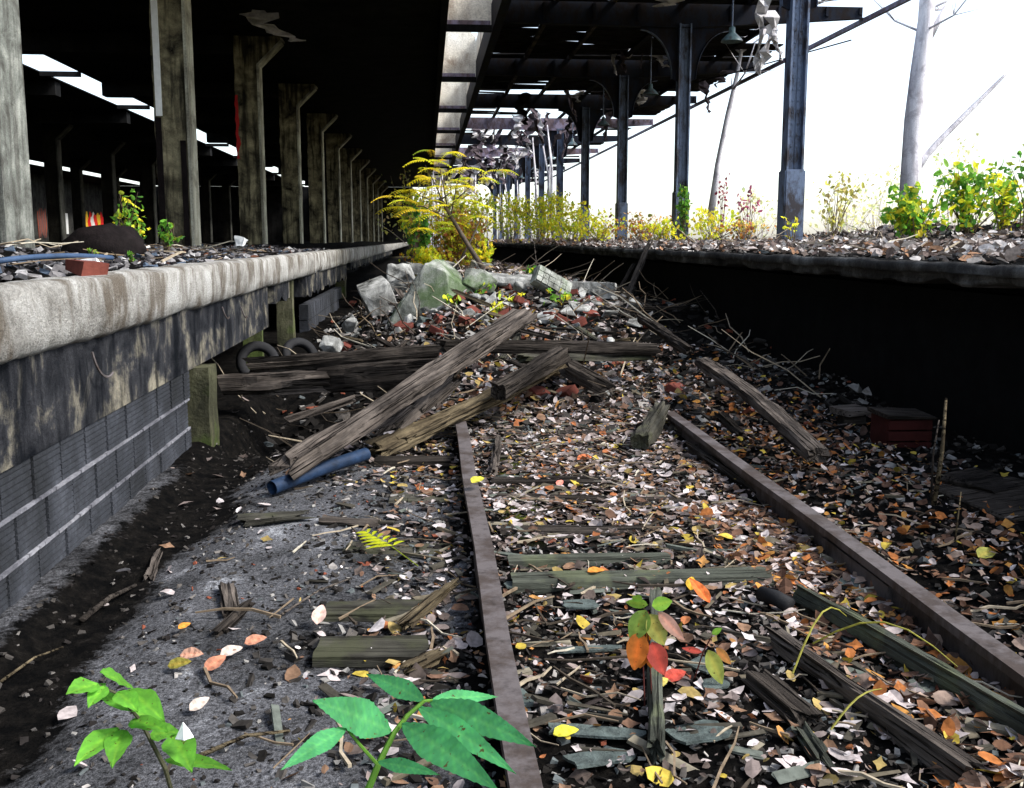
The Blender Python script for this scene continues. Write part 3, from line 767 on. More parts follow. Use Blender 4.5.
# ties, left ends
def tie(u0, u1, v, w_, label, dz=-.01, mat='tie', y_skew=0, z=0.0, h=.12):
    a = atZ(u0, v, z); b = atZ(u1, v+y_skew, z)
    za = gh(a.x, a.y); a.z = b.z = max(za, gh(b.x, b.y)) - h/2 + .018 + dz
    return timber(a, b, w_, h, M[mat], label, 'railway tie', 'railroad_tie', group='wooden ties of the old track', ragA=.015, ragB=.03, rough=.005)
tie(318, 425, 655, .19, 'weathered wooden tie, broad greyish end left of the left rail, nearest full one', dz=.015)
tie(326, 418, 613, .15, 'mossy wooden tie end just behind the broadest one left of the left rail', dz=.01)
tie(376, 452, 464, .15, 'wooden tie end beside the blue pipe tip, left of the left rail', dz=.02, mat='wooddark')
tie(345, 452, 549, .16, 'half buried tie under the yellow fern-like leaf', dz=-.015)
tie(390, 462, 500, .14, 'half buried tie end left of the rail, between the blue pipe and yellow leaf', dz=-.015)
tie(330, 480, 715, .17, 'buried tie under the big green leaves at the bottom edge', dz=-.02)
tie(508, 668, 571, .07, 'narrow dark tie splinter across the track, behind the longest one', dz=.02, y_skew=-4, mat='woodgreen')
tie(512, 768, 590, .12, 'long grey tie lying across the middle of the track', dz=.02, mat='woodgreen', y_skew=-6)
tie(500, 640, 536, .12, 'dark sunken tie across the track, second behind the long grey one', dz=-.005, mat='wooddark')
tie(496, 690, 500, .10, 'thin dark tie across the track behind the moss patch', dz=0, mat='wooddark', y_skew=4)
tie(492, 610, 484, .12, 'dark sunken tie across the track nearest to the crossed timbers', dz=0, mat='wooddark')
tie(530, 760, 660, .14, 'buried tie beneath the red and orange seedling', dz=-.03, mat='wooddark')
tie(690, 790, 545, .13, 'buried tie near the right rail', dz=-.02, mat='wooddark')
tie(560, 700, 437, .13, 'buried tie at the foot of the rubble, between the two rail ends', dz=.0, mat='wooddark')

for X0 in (.202, 1.652):
    rl = [o for o in bpy.data.objects if o.name.startswith('rail') and o.type == 'MESH' and abs(o.location.x-X0) < .03][0]
    for k in range(9):
        y = 2.1+.52*k
        for sx in (-1, 1):
            MB().box((X0+sx*.075, y, -.005), (.03, .022, .06), jit=.003).build('spike', M['rail'], rl)
        MB().b2(X0-.14, X0+.14, y-.09, y+.09, -.052, -.044).build('tie_plate', M['rail'], rl)
    for sx in (-1, 1): o = MB().b2(X0+sx*.012, X0+sx*.03, 3.3, 3.9, -.01, .078).build('joint_bar', M['rail'], rl)
# boards on the ash
def board(u0, v0, u1, v1, w_, h, mat, label, dz=.015, **k):
    a = gz(atZ(u0, v0, 0), dz); b = gz(atZ(u1, v1, 0), dz)
    return timber(a, b, w_, h, M[mat], label, 'board', 'board', **k)
board(321, 523, 380, 525, .09, .025, 'wood', 'short pale grey board lying flat behind the yellow leaf', ragA=.01, ragB=.01)
board(242, 524, 298, 518, .16, .02, 'tie', 'dark thin board on the ash left of the short pale one', ragA=.1, ragB=.15)
board(227, 590, 231, 618, .06, .03, 'wood', 'small pale wood block standing out on the grey ash', ragA=.01, ragB=.01)
board(404, 634, 455, 590, .05, .03, 'woodyellow', 'diagonal splinter of wood against the left rail', ragA=.1, ragB=.1, dz=.03)
board(408, 678, 440, 660, .05, .03, 'woodyellow', 'short pale splinter beside the broad tie, above the big green leaf', dz=.02)
board(219, 636, 250, 606, .035, .02, 'wooddark', 'thin dark stick board right of the small pale wood block', dz=.01)
board(493, 478, 499, 446, .045, .045, 'wood', 'small upright-looking grey stick lying beside the left rail end', dz=.03)
board(655, 770, 655, 606, .038, .05, 'woodgreen', 'narrow greenish slat pointing away under the orange seedling', dz=.04)
board(797, 608, 1040, 756, .035, .07, 'woodgreen', 'long narrow greenish beam parallel to the right rail', dz=.05, ragA=.01)
board(772, 652, 960, 785, .05, .08, 'wood', 'rough brown beam in the lower right, in front of the greenish one', dz=.03)
board(690, 452, 760, 500, .05, .06, 'wooddark', 'dark beam lying along the inner side of the right rail', dz=.02)
board(757, 690, 805, 728, .10, .035, 'wooddark', 'short dark plank beside the brown beam, lower right', dz=.02)
board(800, 740, 822, 772, .05, .03, 'woodgreen', 'short grey-green stub at the bottom edge, lower right', dz=.02)
board(148, 566, 158, 543, .04, .02, 'wood', 'small splinter of wood in the dark gutter by the wall', dz=.01)
board(720, 428, 742, 446, .06, .04, 'wooddark', 'small dark board beside the right rail end', dz=.03)
# big timbers on the mound
def tb(u0, v0, z0, u1, v1, z1, w_, h, mat, label, **k):
    a = atZ(u0, v0, z0); b = atZ(u1, v1, z1)
    return timber(a, b, w_, h, M[mat], label, **k)
tb(288, 468, .12, 527, 314, .78, .19, .09, 'wood', 'longest grey timber sloping from the blue pipe up onto the rubble', taper=.85, ragA=.15, split=.02, rough=.012)
tb(396, 428, .14, 452, 382, .36, .12, .06, 'wood', 'splintered grey piece lying along the longest timber', ragA=.25, ragB=.3, rough=.014)
tb(345, 440, .10, 432, 396, .26, .09, .05, 'wood', 'split sliver between the longest timber and the yellowish plank', ragA=.25, ragB=.3, rough=.012)
tb(378, 450, .06, 583, 355, .40, .16, .07, 'woodyellow', 'long split yellowish plank crossing beneath the longest timber', ragA=.2, ragB=.2, split=.03, rough=.014)
tb(500, 392, .30, 563, 354, .48, .11, .11, 'wooddark', 'dark squared beam lying on the yellowish plank', ragA=.05, rough=.012)
tb(566, 366, .38, 606, 388, .22, .16, .12, 'wooddark', 'short dark block jutting towards the viewer at the plank end', rough=.012)
tb(640, 442, .08, 661, 408, .16, .11, .10, 'tie', 'stubby hollow-ended block between the two rails', ragA=.02, rough=.012)
tb(440, 346, .52, 655, 349, .45, .10, .09, 'wooddark', 'long thin dark plank lying level across the rubble', rough=.01)
tb(520, 358, .42, 648, 357, .38, .14, .06, 'tie', 'shorter weathered plank just below the long thin dark one', rough=.01)
tb(226, 386, .20, 332, 381, .25, .16, .16, 'wood', 'left log end projecting from under the platform', rough=.015, ragA=.12)
tb(328, 380, .25, 448, 371, .36, .19, .19, 'wooddark', 'thick grey log in line with the left log end, butting against it', rough=.015, split=.02)
tb(248, 366, .34, 440, 352, .44, .14, .12, 'wooddark', 'thin log lying behind the two thick ones beside the platform', rough=.012)
tb(286, 421, .02, 352, 399, .15, .07, .05, 'wood', 'small pale-ended stick in the dark hollow under the thick logs', rough=.008)
tb(702, 362, .38, 818, 456, .17, .12, .07, 'wood', 'long bent plank slanting down on the right beyond the right rail', rough=.006, bend=.04, ragA=.03, ragB=.05)
tb(640, 318, .55, 690, 352, .40, .07, .07, 'wooddark', 'dark pole on the right slope of the rubble', rough=.01)
a = atY(625, 301, 13.4); b = atX(650, 243, 3.05); timber(a, b, .10, .04, M['wood'], 'grey board leaning against the edge of the right platform', ragB=.1)
a = atY(614, 299, 13.6); b = atY(634, 264, 14.4); timber(a, b, .05, .03, M['wooddark'], 'thin dark stick crossing behind the leaning grey board')
for (u0, v0, u1, v1, z) in ((790, 402, 812, 370, .3), (798, 404, 822, 372, .32), (806, 406, 830, 378, .3)): pass
a = atY(795, 408, 8.2); b = atY(822, 362, 9.2); timber(a, b, .22, .03, M['wooddark'], 'dark split board leaning in the shadow beyond the bent plank', ragA=.2, ragB=.25, rough=.015, split=.02)
rc = random.Random(31)
for i in range(26):
    q = onG(rc.uniform(350, 640), rc.triangular(285, 400, 320)); a_ = rc.uniform(0, 3.14); L = rc.uniform(.25, .9); d_ = Vector((math.cos(a_), math.sin(a_)*.8, rc.uniform(-.1, .35)))*L
    timber(gz(q, .04), gz(q, .06)+d_, rc.uniform(.03, .09), rc.uniform(.015, .05), M[rc.choice(('wooddark', 'wood', 'woodyellow', 'tie', 'wooddark'))], 'broken piece of lath or board lying among the rubble on the mound', 'board', 'broken_board', rough=.006, ragA=.1, ragB=.15, group='broken boards in the rubble heap')
# blue pipe
a = atZ(272, 488, .05); b = atZ(366, 454, .10)
m = MB(); q = [Vector((0, 0, 0)).lerp(b-a, k/8)+Vector((0, 0, .006*math.sin(math.pi*k/8))) for k in range(9)]
n = 16
for (r, inv) in ((.037, 0), (.032, 1)): m.tube(q, r, n, cap=False)
o = m.build('pipe', M['bluepipe'], smooth=True); o.location = a; tag(o, 'dark blue plastic pipe lying at the foot of the longest timber', 'pipe')
m = MB(); p = atZ(782, 601, .06); q = [(0, 0, 0), (.04, -.05, .0), (.07, -.10, -.01)]
m.tube(q, .027, 14, cap=True); o = m.build('hose_end', M['rubber'], smooth=True); o.location = p+Vector((-.05, .08, 0)); tag(o, 'short black hose end lying at the tip of the greenish beam', 'hose')
# tyres in the void
def tyre(p, rz, rx, label):
    m = MB(); n = 26; prof = []
    for k in range(12):
        a = 2*math.pi*k/12; prof.append((.25+.075*math.cos(a), .085*max(-.8, min(.8, math.sin(a)*1.1))))
    prof.append(prof[0]); m.lathe((0, 0, 0), prof, n)
    o = m.build('tyre', M['rubber'], smooth=True); o.location = p; o.scale = (.62, .62, .62); o.rotation_euler = (rx, 0, rz)
    return tag(o, label, 'tyre', 'tyres dumped beneath the left platform')
tyre(atY(258, 362, 9.4), .3, 1.2, 'left black tyre propped behind the logs under the platform')
tyre(atY(300, 356, 10.4), .6, 1.1, 'right black tyre behind the logs under the platform, smaller looking')

# ------------------------------------------------------------------ rubble boulders (convex hulls)
def chunk(p, size, mat, label, seed, rot=(0, 0, 0), name='concrete_chunk', cat='rubble', group=None, npt=12, amp=.012, box=False, pts=None):
    rr = random.Random(seed); bm = bmesh.new()
    if pts is None:
        pts = []
        if box:
            for sx in (-1, 1):
                for sy in (-1, 1):
                    for sz in (-1, 1): pts.append((sx*(.5-rr.random()*.12), sy*(.5-rr.random()*.12), sz*(.5-rr.random()*.12)))
            pts += [(rr.uniform(-.5, .5), rr.choice((-.5, .5)), rr.uniform(-.4, .4)) for _ in range(3)]
        else:
            while len(pts) < npt:
                v = Vector((rr.gauss(0, 1), rr.gauss(0, 1), rr.gauss(0, 1))).normalized()*.5*rr.uniform(.8, 1.1); pts.append(v)
    for q in pts: bm.verts.new((q[0]*size[0], q[1]*size[1], q[2]*size[2]))
    r = bmesh.ops.convex_hull(bm, input=bm.verts); 
    bmesh.ops.delete(bm, geom=[v for v in bm.verts if not v.link_faces], context='VERTS')
    bmesh.ops.dissolve_limit(bm, angle_limit=.15, verts=bm.verts, edges=bm.edges)
    big = max(size)
    bmesh.ops.bevel(bm, geom=list(bm.edges), offset=big*.018, segments=1, affect='EDGES')
    bmesh.ops.triangulate(bm, faces=bm.faces)
    if big > .12:
        for L in (big*.35, big*.18, big*.09):
            if L < .012: break
            bmesh.ops.subdivide_edges(bm, edges=[e for e in bm.edges if e.calc_length() > L], cuts=1)
            bmesh.ops.triangulate(bm, faces=bm.faces)
        bm.normal_update()
        for v in bm.verts: v.co += v.normal*amp*noise.fractal(v.co*5+Vector((seed, 0, 0)), .8, 2, 4)
    me = bpy.data.meshes.new(name); bm.to_mesh(me); bm.free(); me.materials.append(mat)
    o = bpy.data.objects.new(name, me); col.objects.link(o); o.location = p; o.rotation_euler = rot
    return tag(o, label, cat, group)
p = atY(431, 300, 11.6)
chunk(p+Vector((0, 0, .02)), (1.0, .7, 1.0), M['chunkmoss'], 'largest pale concrete boulder with a sloping flat face, beside the platform end', 3, (0.1, .1, 0), amp=.02,
      pts=[(-.55, -.3, -.55), (.35, -.45, -.55), (.55, .3, -.5), (-.35, .5, -.5), (-.12, -.12, .42), (.12, -.2, .36), (.48, 0, .12), (.1, .45, .45), (-.42, -.1, -.2), (.3, .4, .3)])
chunk(atY(398, 280, 13.6), (.6, .5, .62), M['chunk'], 'pale boulder with a brown shadowed face, left of the largest one', 14, (.3, .2, .5), amp=.02)
chunk(atY(378, 300, 12.6), (.42, .4, .5), M['chunk'], 'leaning slab of rubble close under the left platform edge', 15, (.2, -.4, .2), box=True)
chunk(onG(474, 292)+Vector((0, 0, .1)), (.6, .45, .36), M['chunkmoss'], 'low rounded concrete block right of the largest boulder', 16, (.1, 0, .3))
chunk(onG(510, 287)+Vector((0, 0, .08)), (.7, .4, .14), M['chunk'], 'flat pale slab at the back of the rubble crest', 17, (.1, .05, .1), box=True)
chunk(atY(352, 322, 11.2), (.3, .3, .22), M['chunk'], 'rounded stone beside the platform, behind the logs', 18)
chunk(atY(330, 345, 10.3), (.34, .3, .24), M['chunk'], 'pale lump of rubble lying against the thin log', 19)
# tiled block
bx = MB()
for i in range(6):
    for j in range(3): bx.box((-.3+.11*i, -.003*0, -.12+.10*j), (.10, .2, .09), jit=.004)
bx.box((-.02, .02, -.02), (.68, .16, .32)); o = bx.build('tile_block', M['chunkmoss']); q_ = onG(553, 292); o.location = (q_.x, q_.y, gh(q_.x, q_.y)+.10); o.rotation_euler = (-.5, .5, .25); o.scale = (.7, .7, .7)
tag(o, 'tilted block of small mossy tiles on the rubble crest', 'rubble')
m = MB(); pts = []
for k in range(9):
    a = math.pi*(.15+.7*k/8); pts.append((-.42*math.cos(a), .16*math.sin(a), 0))
for (x, y, z), (x2, y2, z2) in zip(pts, pts[1:]):
    m.poly([(x, y, .09), (x2, y2, .09), (x2, y2+.16, .09), (x, y+.16, .09)]); m.poly([(x, y, -.1), (x2, y2, -.1), (x2, y2, .09), (x, y, .09)])
    m.poly([(x, y+.16, -.1), (x2, y2+.16, -.1), (x2, y2+.16, .09), (x, y+.16, .09)]); m.poly([(x, y, -.1), (x2, y2, -.1), (x2, y2+.16, -.1), (x, y+.16, -.1)])
for (x, y, z) in (pts[0], pts[-1]): m.poly([(x, y, -.1), (x, y, .09), (x, y+.16, .09), (x, y+.16, -.1)])
o = m.build('curb_stone', M['chunk']); q_ = onG(585, 298); o.location = (q_.x, q_.y, gh(q_.x, q_.y)+.09); o.rotation_euler = (0, .03, .05); roughen(o, (.3, .1), .008, 6)
tag(o, 'curved grey curb stone behind the bricks, right of the tiled block', 'curb stone')
# medium rubble
G1 = 'fist-sized lumps of rubble strewn on the mound'
rr = random.Random(5); kinds = [('chunk', 'concrete_lump', 'pale lump of broken concrete among the leaves on the mound', 'rubble'), ('brick', 'broken_brick', 'broken red brick among the leaves on the mound', 'brick'), ('slate', 'stone_lump', 'dark blue-grey stone among the leaves on the mound', 'stone')]
for i in range(150):
    if i < 60 or i >= 110: u, v = rr.uniform(395, 640), rr.triangular(275, 345, 310)
    elif i < 85: u, v = rr.uniform(340, 460), rr.uniform(300, 350)
    else: u, v = rr.uniform(480, 700), rr.uniform(340, 400)
    q = onG(u, v); k = kinds[1] if (rr.random() < .22) else kinds[2] if rr.random() < .12 else kinds[0]
    s = rr.uniform(.09, .26)*(1.45 if i < 60 else .8)
    if k[1] == 'broken_brick': sz = (rr.uniform(.12, .24), .12, .08); s = .1
    else: sz = (s, s*rr.uniform(.6, 1), s*rr.uniform(.35, .8))
    chunk((q.x, q.y, gh(q.x, q.y)+sz[2]*.25), sz, M[k[0]], k[2], 100+i, (rr.uniform(-.5, .5), rr.uniform(-.5, .5), rr.uniform(0, 6)), k[1], k[3], 'loose %ss on the rubble mound' % k[1].replace('_', ' '), amp=.006, box=(k[1] == 'broken_brick'), npt=10)
for (u, v, s, lb) in ((447, 262, .4, 'slab of concrete half hidden by the orange bush'), (480, 262, .35, 'far grey block at the foot of the yellow bushes'), (415, 262, .3, 'small white block between the platform end and the bush')):
    chunk(atY(u, v+6, 17), (s, s*.7, s*.6), M['chunk'], lb, int(u), (.2, .1, .4), box=True)
# slates
def slate(u, v, L, W, rz, seed, label, mat='slate', z=.02):
    rr = random.Random(seed); p = atZ(u, v, z); m = MB(); n = 13; top = []
    for k in range(n):
        a = 2*math.pi*k/n; r = 1+.5*rr.uniform(-1, 1); cx, cy = math.cos(a), math.sin(a)
        sq = 1/max(abs(cx), abs(cy)); x = cx*sq*L/2*(.8+.2*r); y = cy*sq*W/2*(.8+.2*r); top.append((x, y))
    m.poly([(x, y, .003) for x, y in top]); m.poly([(x, y, -.004) for x, y in top])
    for k in range(n): (x, y), (x2, y2) = top[k], top[(k+1) % n]; m.poly([(x, y, -.004), (x2, y2, -.004), (x2, y2, .003), (x, y, .003)])
    o = m.build('slate', M[mat]); o.location = (p.x, p.y, gh(p.x, p.y)+z*.8); o.rotation_euler = (rr.uniform(-.12, .12), rr.uniform(-.08, .08), rz)
    return tag(o, label, 'slate', 'grey-green roof slates fallen on the track')
slate(699, 737, .15, .12, .3, 1, 'broad grey-green slate in front, right of the narrow greenish slat')
slate(596, 735, .24, .06, -.15, 2, 'long pointed pale slate left of the slat at the bottom edge')
slate(580, 603, .12, .08, .1, 3, 'small square slate below the long cross tie', z=.035)
slate(547, 582, .30, .09, .05, 4, 'long blue-green slate against the cross tie, near the left rail', z=.03)
slate(590, 652, .2, .04, .05, 5, 'thin sliver of slate left of the orange seedling')
slate(705, 665, .09, .10, .6, 6, 'slate leaning behind the small green and red leaf', z=.03)
slate(715, 688, .08, .06, .2, 7, 'small slate just below the small seedling')
slate(850, 585, .10, .08, .9, 8, 'blue-grey slate between the greenish beam and the right rail')
slate(512, 700, .1, .14, .3, 9, 'dark slate tucked against the left rail')
slate(600, 760, .16, .08, .3, 10, 'slate cut by the bottom edge left of the slat')
slate(855, 640, .09, .06, .2, 12, 'small pale slate left of the greenish beam')
# right-hand debris in the shadow
def crate(u, v, Y, sx, sy, sz, label, mat, name, cat, rz=.3):
    p = atY(u, v, Y); z0 = gh(p.x, p.y)
    o = MB().box((0, 0, 0), (sx, sy, max(.12, p.z-z0)), jit=.008).build(name, mat); hz = max(.12, p.z-z0)
    o.location = (p.x, p.y, p.z-hz/2); o.rotation_euler = (0, 0, rz); bevel(o, .006); return tag(o, label, cat)
q = atY(852, 409, 6.2)
root = thing('broken_post', (q.x, q.y, gh(q.x, q.y)), 'short dark post with its lit top coloured paler in the shadow on the right', 'post')
MB().b2(q.x-.07, q.x+.07, q.y-.06, q.y+.06, gh(q.x, q.y)-.05, q.z-.03).build('stub', M['wooddark'], root)
MB().box((q.x, q.y, q.z-.01), (.20, .18, .035), Matrix.Rotation(.3, 3, 'Z'), jit=.008).build('cap', M['wood'], root)  # flat top in paler wood, carrying the light that falls on it
q = atY(900, 443, 5.6)
root = thing('crate', (q.x, q.y, gh(q.x, q.y)), 'dark red broken crate with a dark lid in the shadow on the right', 'crate')
M['redpaint'] = m_plain('dark_red_paint', (.035, .007, .006), .7, .4, 8)
z0 = gh(q.x, q.y)-.03
m = MB()
for k in range(3): m.b2(q.x-.13, q.x+.13, q.y-.12, q.y-.10, z0+.01+.065*k, z0+.065+.065*k)
m.b2(q.x-.13, q.x-.11, q.y-.098, q.y+.12, z0, z0+.2); m.b2(q.x+.11, q.x+.13, q.y-.098, q.y+.12, z0, z0+.2); m.b2(q.x-.108, q.x+.108, q.y+.10, q.y+.12, z0, z0+.2)
m.build('box', M['redpaint'], root)
MB().box((q.x, q.y, z0+.215), (.3, .28, .02), Matrix.Rotation(.05, 3, 'Y'), jit=.006).build('lid', M['wooddark'], root)
a = atZ(965, 492, .14); chunk(atZ(1010, 500, .12), (.55, .5, .07), M['wooddark'], 'dark flat broken slab at the right border under the platform', 61, (0.05, -.05, .2), 'broken_slab', 'slab', box=True)
chunk(atZ(985, 482, .16), (.35, .3, .04), M['wooddark'], 'small flat slab behind the one at the right border', 62, (.1, .05, .5), 'broken_slab', 'slab', box=True)
# dry standing stems
def stem(pts, r0, r1, mat, label, cat='stick', name='dry_stem', kids=()):
    n = len(pts); base = Vector(pts[0])
    o = MB().tube(pts, [r0+(r1-r0)*k/(n-1) for k in range(n)], 6).build(name, mat, origin=base, smooth=True)
    return tag(o, label, cat)
b0 = atZ(934, 505, .12); b1 = atY(946, 398, b0.y+.02); stem([b0, b0.lerp(b1, .5)+Vector((.01, 0, 0)), b1], .012, .006, M['woodyellow'], 'tall dry broken stalk standing in front of the shadow on the right')
b0 = atZ(931, 500, .12); b1 = atY(939, 420, b0.y+.02); stem([b0, b0.lerp(b1, .6)+Vector((-.012, 0, 0)), b1], .006, .003, M['wood'], 'thinner dry stalk beside the tall broken one')
b0 = atZ(955, 541, .1); b1 = atY(961, 492, b0.y); stem([b0, b1], .004, .002, M['woodyellow'], 'short thin straw standing in the leaves near the right border')

# ================================================================== LITTER
LC = [((.42, .365, .35), 22), ((.54, .49, .48), 8), ((.20, .16, .145), 28), ((.09, .07, .06), 18), ((.20, .12, .075), 14), ((.13, .075, .05), 8), ((.30, .11, .045), 4), ((.38, .19, .06), 2), ((.40, .30, .05), 3), ((.30, .22, .08), 5)]
LCB = [((.42, .355, .33), 12), ((.56, .50, .48), 6), ((.07, .045, .035), 18), ((.26, .19, .15), 20), ((.19, .10, .06), 24), ((.11, .06, .04), 16), ((.36, .13, .04), 16), ((.42, .20, .05), 10), ((.40, .30, .05), 4)]
def pick(tab, r):
    t = r.random()*sum(w for _, w in tab)
    for c, w_ in tab:
        t -= w_
        if t <= 0: return c
    return tab[0][0]
def leaf(m, p, s, r, c, flat=.45, curl=None):
    yaw = r.uniform(0, 6.283); e = Euler((r.gauss(0, flat), r.gauss(0, flat), yaw)).to_matrix(); p = Vector(p)
    k = r.uniform(.75, 1.15); m.cc = (c[0]*k, c[1]*k, c[2]*k)
    n = 8; asp = r.uniform(.55, .9); cu = r.uniform(-.35, .45) if curl is None else curl; cu2 = r.uniform(-.3, .3); idx = []
    kind = r.random()
    for i in range(n):
        a = 2*math.pi*i/n
        rad = .5*(1+r.uniform(-.16, .16)) if kind < .6 else .5*((1.0 if i % 2 == 0 else .62)+r.uniform(-.1, .1))
        if i == 0: rad *= 1.25
        x = math.cos(a)*rad; y = math.sin(a)*rad*asp
        idx.append(m.av(p + e @ (Vector((x, y, cu*y*y*2.2 + cu2*x*x*1.4))*s)))
    c0 = m.av(p + e @ (Vector((r.uniform(-.08, .08), 0, -.03))*s)); m.cc = (c[0]*k*.9, c[1]*k*.88, c[2]*k*.86)
    for i in range(n): m.f.append([idx[i], idx[(i+1) % n], c0])
r = random.Random(21); lf = MB(); nl = 0
def scatter(n, fx, fy, dens, tab, size, hf, lift=.02, flat=.4, mm=None):
    global nl
    mm = mm or lf
    for _ in range(n):
        x = fx(); y = fy()
        if r.random() > dens(x, y): continue
        s = size*r.uniform(.55, 1.35)
        leaf(mm, (x, y, hf(x, y)+r.random()*lift+.004), s, r, pick(tab, r), flat); nl += 1
def clump(x, y, s=1.3, seed=0): return noise.noise(Vector((x*s, y*s, seed+.5)))*.5+.5
def railfree(x): return 0 if (abs(x-.2) < .05 or abs(x-1.65) < .05) else 1
# between the rails
scatter(7500, lambda: r.uniform(.26, 1.6), lambda: r.uniform(1.9, 7.2), lambda x, y: (.35+.7*ss(3.2, 4.6, y))*(.2+1.1*clump(x, y, 3.2))*(.5+.5*ss(.3, .75, x)), LC, .052, gh, .02, .3)
# right of the right rail
scatter(6500, lambda: r.uniform(1.72, 3.9), lambda: r.uniform(2.6, 9.5), lambda x, y: .95*(1-ss(2.2, 3.0, x))*(1-.6*ss(6.5, 8.5, y)), LCB, .048, gh, .035)
scatter(1500, lambda: r.uniform(1.2, 1.62), lambda: r.uniform(1.9, 4.6), lambda x, y: .7, LCB, .05, gh, .03)
# left of the left rail and ash
scatter(2600, lambda: r.uniform(-1.3, .14), lambda: r.uniform(1.9, 6.8), lambda x, y: (.03+.75*ss(-.5, .1, x)**1.5+.45*ss(4.6, 5.6, y)*ss(-.9, -.3, x))*(.2+1.1*clump(x, y, 2.5, 4)), LC, .055, gh, .02, .3)
scatter(500, lambda: r.uniform(-1.5, -.3), lambda: r.uniform(5.5, 10), lambda x, y: .15*clump(x, y, 2), LC, .06, gh, .02)
# mound
scatter(9500, lambda: r.triangular(-1.2, 3.0, 1.0), lambda: r.uniform(6.6, 15), lambda x, y: .75*(.15+.9*clump(x, y, 1.4, 3))*(1-ss(1.9, 2.7, x))*ss(-.9, .1, x+.12*(y-8))*(1-.35*ss(10, 12, y)), LC, .060, gh, .05, .5)
scatter(1500, lambda: r.uniform(-1, 3.2), lambda: r.uniform(14, 26), lambda x, y: .8, LC, .1, gh, .05, .5)
# right platform
scatter(13000, lambda: r.triangular(3.06, 9.5, 3.4), lambda: r.uniform(4, 24), lambda x, y: .9*(.4+.8*clump(x, y, 1.2, 8)), [((.54, .50, .47), 30), ((.30, .26, .24), 20), ((.12, .095, .08), 28), ((.3, .17, .1), 8), ((.12, .09, .08), 14)], .085, rh, .05, .5)
scatter(2500, lambda: r.uniform(3.1, 9), lambda: r.uniform(24, 60), lambda x, y: 1, LC, .16, rh, .1, .5)
scatter(9000, lambda: r.uniform(-.5, 3.0), lambda: r.uniform(1.9, 8), lambda x, y: (1-ss(2.2, 3.0, x))*(.2+.8*ss(-.5, .3, x)), LC, .020, gh, .02, .5)
o = lf.build('leaf_litter', M['leaf'], fix=False, smooth=False); tag(o, 'grey brown and orange fallen leaves covering the track bed and the right platform', 'leaves', kind='stuff')
# bits: chips, gravel, dark crumbs
bt = MB()
def bit(p, s, c):
    e = Euler((r.uniform(-.6, .6), r.uniform(-.6, .6), r.uniform(0, 6))).to_matrix(); bt.cc = c
    bt.box(p, (s*r.uniform(.5, 1.4), s*r.uniform(.3, .8), s*r.uniform(.12, .45)), e, jit=s*.14)
BC = [((.03, .027, .024), 34), ((.07, .063, .056), 18), ((.01, .009, .008), 34), ((.2, .19, .175), 12), ((.08, .09, .09), 6), ((.26, .24, .22), 5), ((.16, .05, .03), 3)]
def bits(n, fx, fy, hf, size, dens=lambda x, y: 1, tab=BC):
    for _ in range(n):
        x, y = fx(), fy()
        if r.random() > dens(x, y): continue
        s = size*r.uniform(.4, 1.5); bit((x, y, hf(x, y)+s*.1), s, pick(tab, r))
bits(9000, lambda: r.uniform(.25, 1.6), lambda: r.uniform(1.8, 7), gh, .020)
bits(2500, lambda: r.uniform(-.6, .15), lambda: r.uniform(1.8, 6.5), gh, .026, lambda x, y: .3+.7*ss(-.5, 0, x))
bits(900, lambda: r.uniform(-1.0, -.3), lambda: r.uniform(2, 6), gh, .014)
bits(1500, lambda: r.uniform(-1.45, -.8), lambda: r.uniform(2, 8), gh, .018, lambda x, y: .5, [((.015, .013, .012), 5), ((.05, .045, .04), 3), ((.12, .11, .1), 1)])
bits(4500, lambda: r.uniform(-1.3, 3.4), lambda: r.uniform(6.5, 15), gh, .07, lambda x, y: 1-.7*ss(2, 2.8, x))
bits(2500, lambda: r.uniform(1.7, 3.6), lambda: r.uniform(3, 9), gh, .035)
bits(3800, lambda: r.uniform(-4.6, -1.7), lambda: r.uniform(3.2, 18), lp_h, .05, tab=[((.03, .028, .03), 24), ((.09, .085, .085), 20), ((.2, .19, .19), 12), ((.06, .08, .11), 6), ((.4, .39, .38), 4), ((.12, .05, .03), 3)])
bits(4500, lambda: r.triangular(3.05, 9.5, 3.3), lambda: r.uniform(4, 22), rh, .05)
o = bt.build('rubble_crumbs', M['bits'], fix=False); tag(o, 'small dark crumbs of ballast, slate and mortar scattered over the ground and platforms', 'gravel', kind='stuff')
# twigs
tw = MB()
def twig(p, L, rr_, c, el=.1):
    a = r.uniform(0, 6.283); d_ = Vector((math.cos(a), math.sin(a), r.uniform(0, el))); s = d_.orthogonal()*.06*L
    tw.cc = c; p = Vector(p); tw.tube([p, p+d_*L*.35+s*r.uniform(-1, 1), p+d_*L*.7+s*r.uniform(-1, 1), p+d_*L], [rr_, rr_*.9, rr_*.75, rr_*.5], 4)
TC = [((.16, .12, .08), 3), ((.3, .25, .18), 2), ((.05, .04, .03), 3), ((.42, .38, .3), 1)]
for _ in range(420): x, y = r.triangular(-1, 3, .9), r.uniform(2, 7.5); twig((x, y, gh(x, y)+.02), r.uniform(.05, .3), r.uniform(.002, .007), pick(TC, r))
for _ in range(260): x, y = r.uniform(-1.4, 3.2), r.uniform(7, 15); twig((x, y, gh(x, y)+.03), r.uniform(.2, .8), r.uniform(.004, .009), pick(TC, r), .7)
for _ in range(80): x, y = r.uniform(-4.5, -1.8), r.uniform(5, 16); twig((x, y, lp_h(x, y)+.02), r.uniform(.2, .9), r.uniform(.004, .012), pick(TC, r), .15)
for _ in range(120): x, y = r.uniform(3.2, 8), r.uniform(5, 18); twig((x, y, rh(x, y)+.03), r.uniform(.2, .8), r.uniform(.004, .01), pick(TC, r), .4)
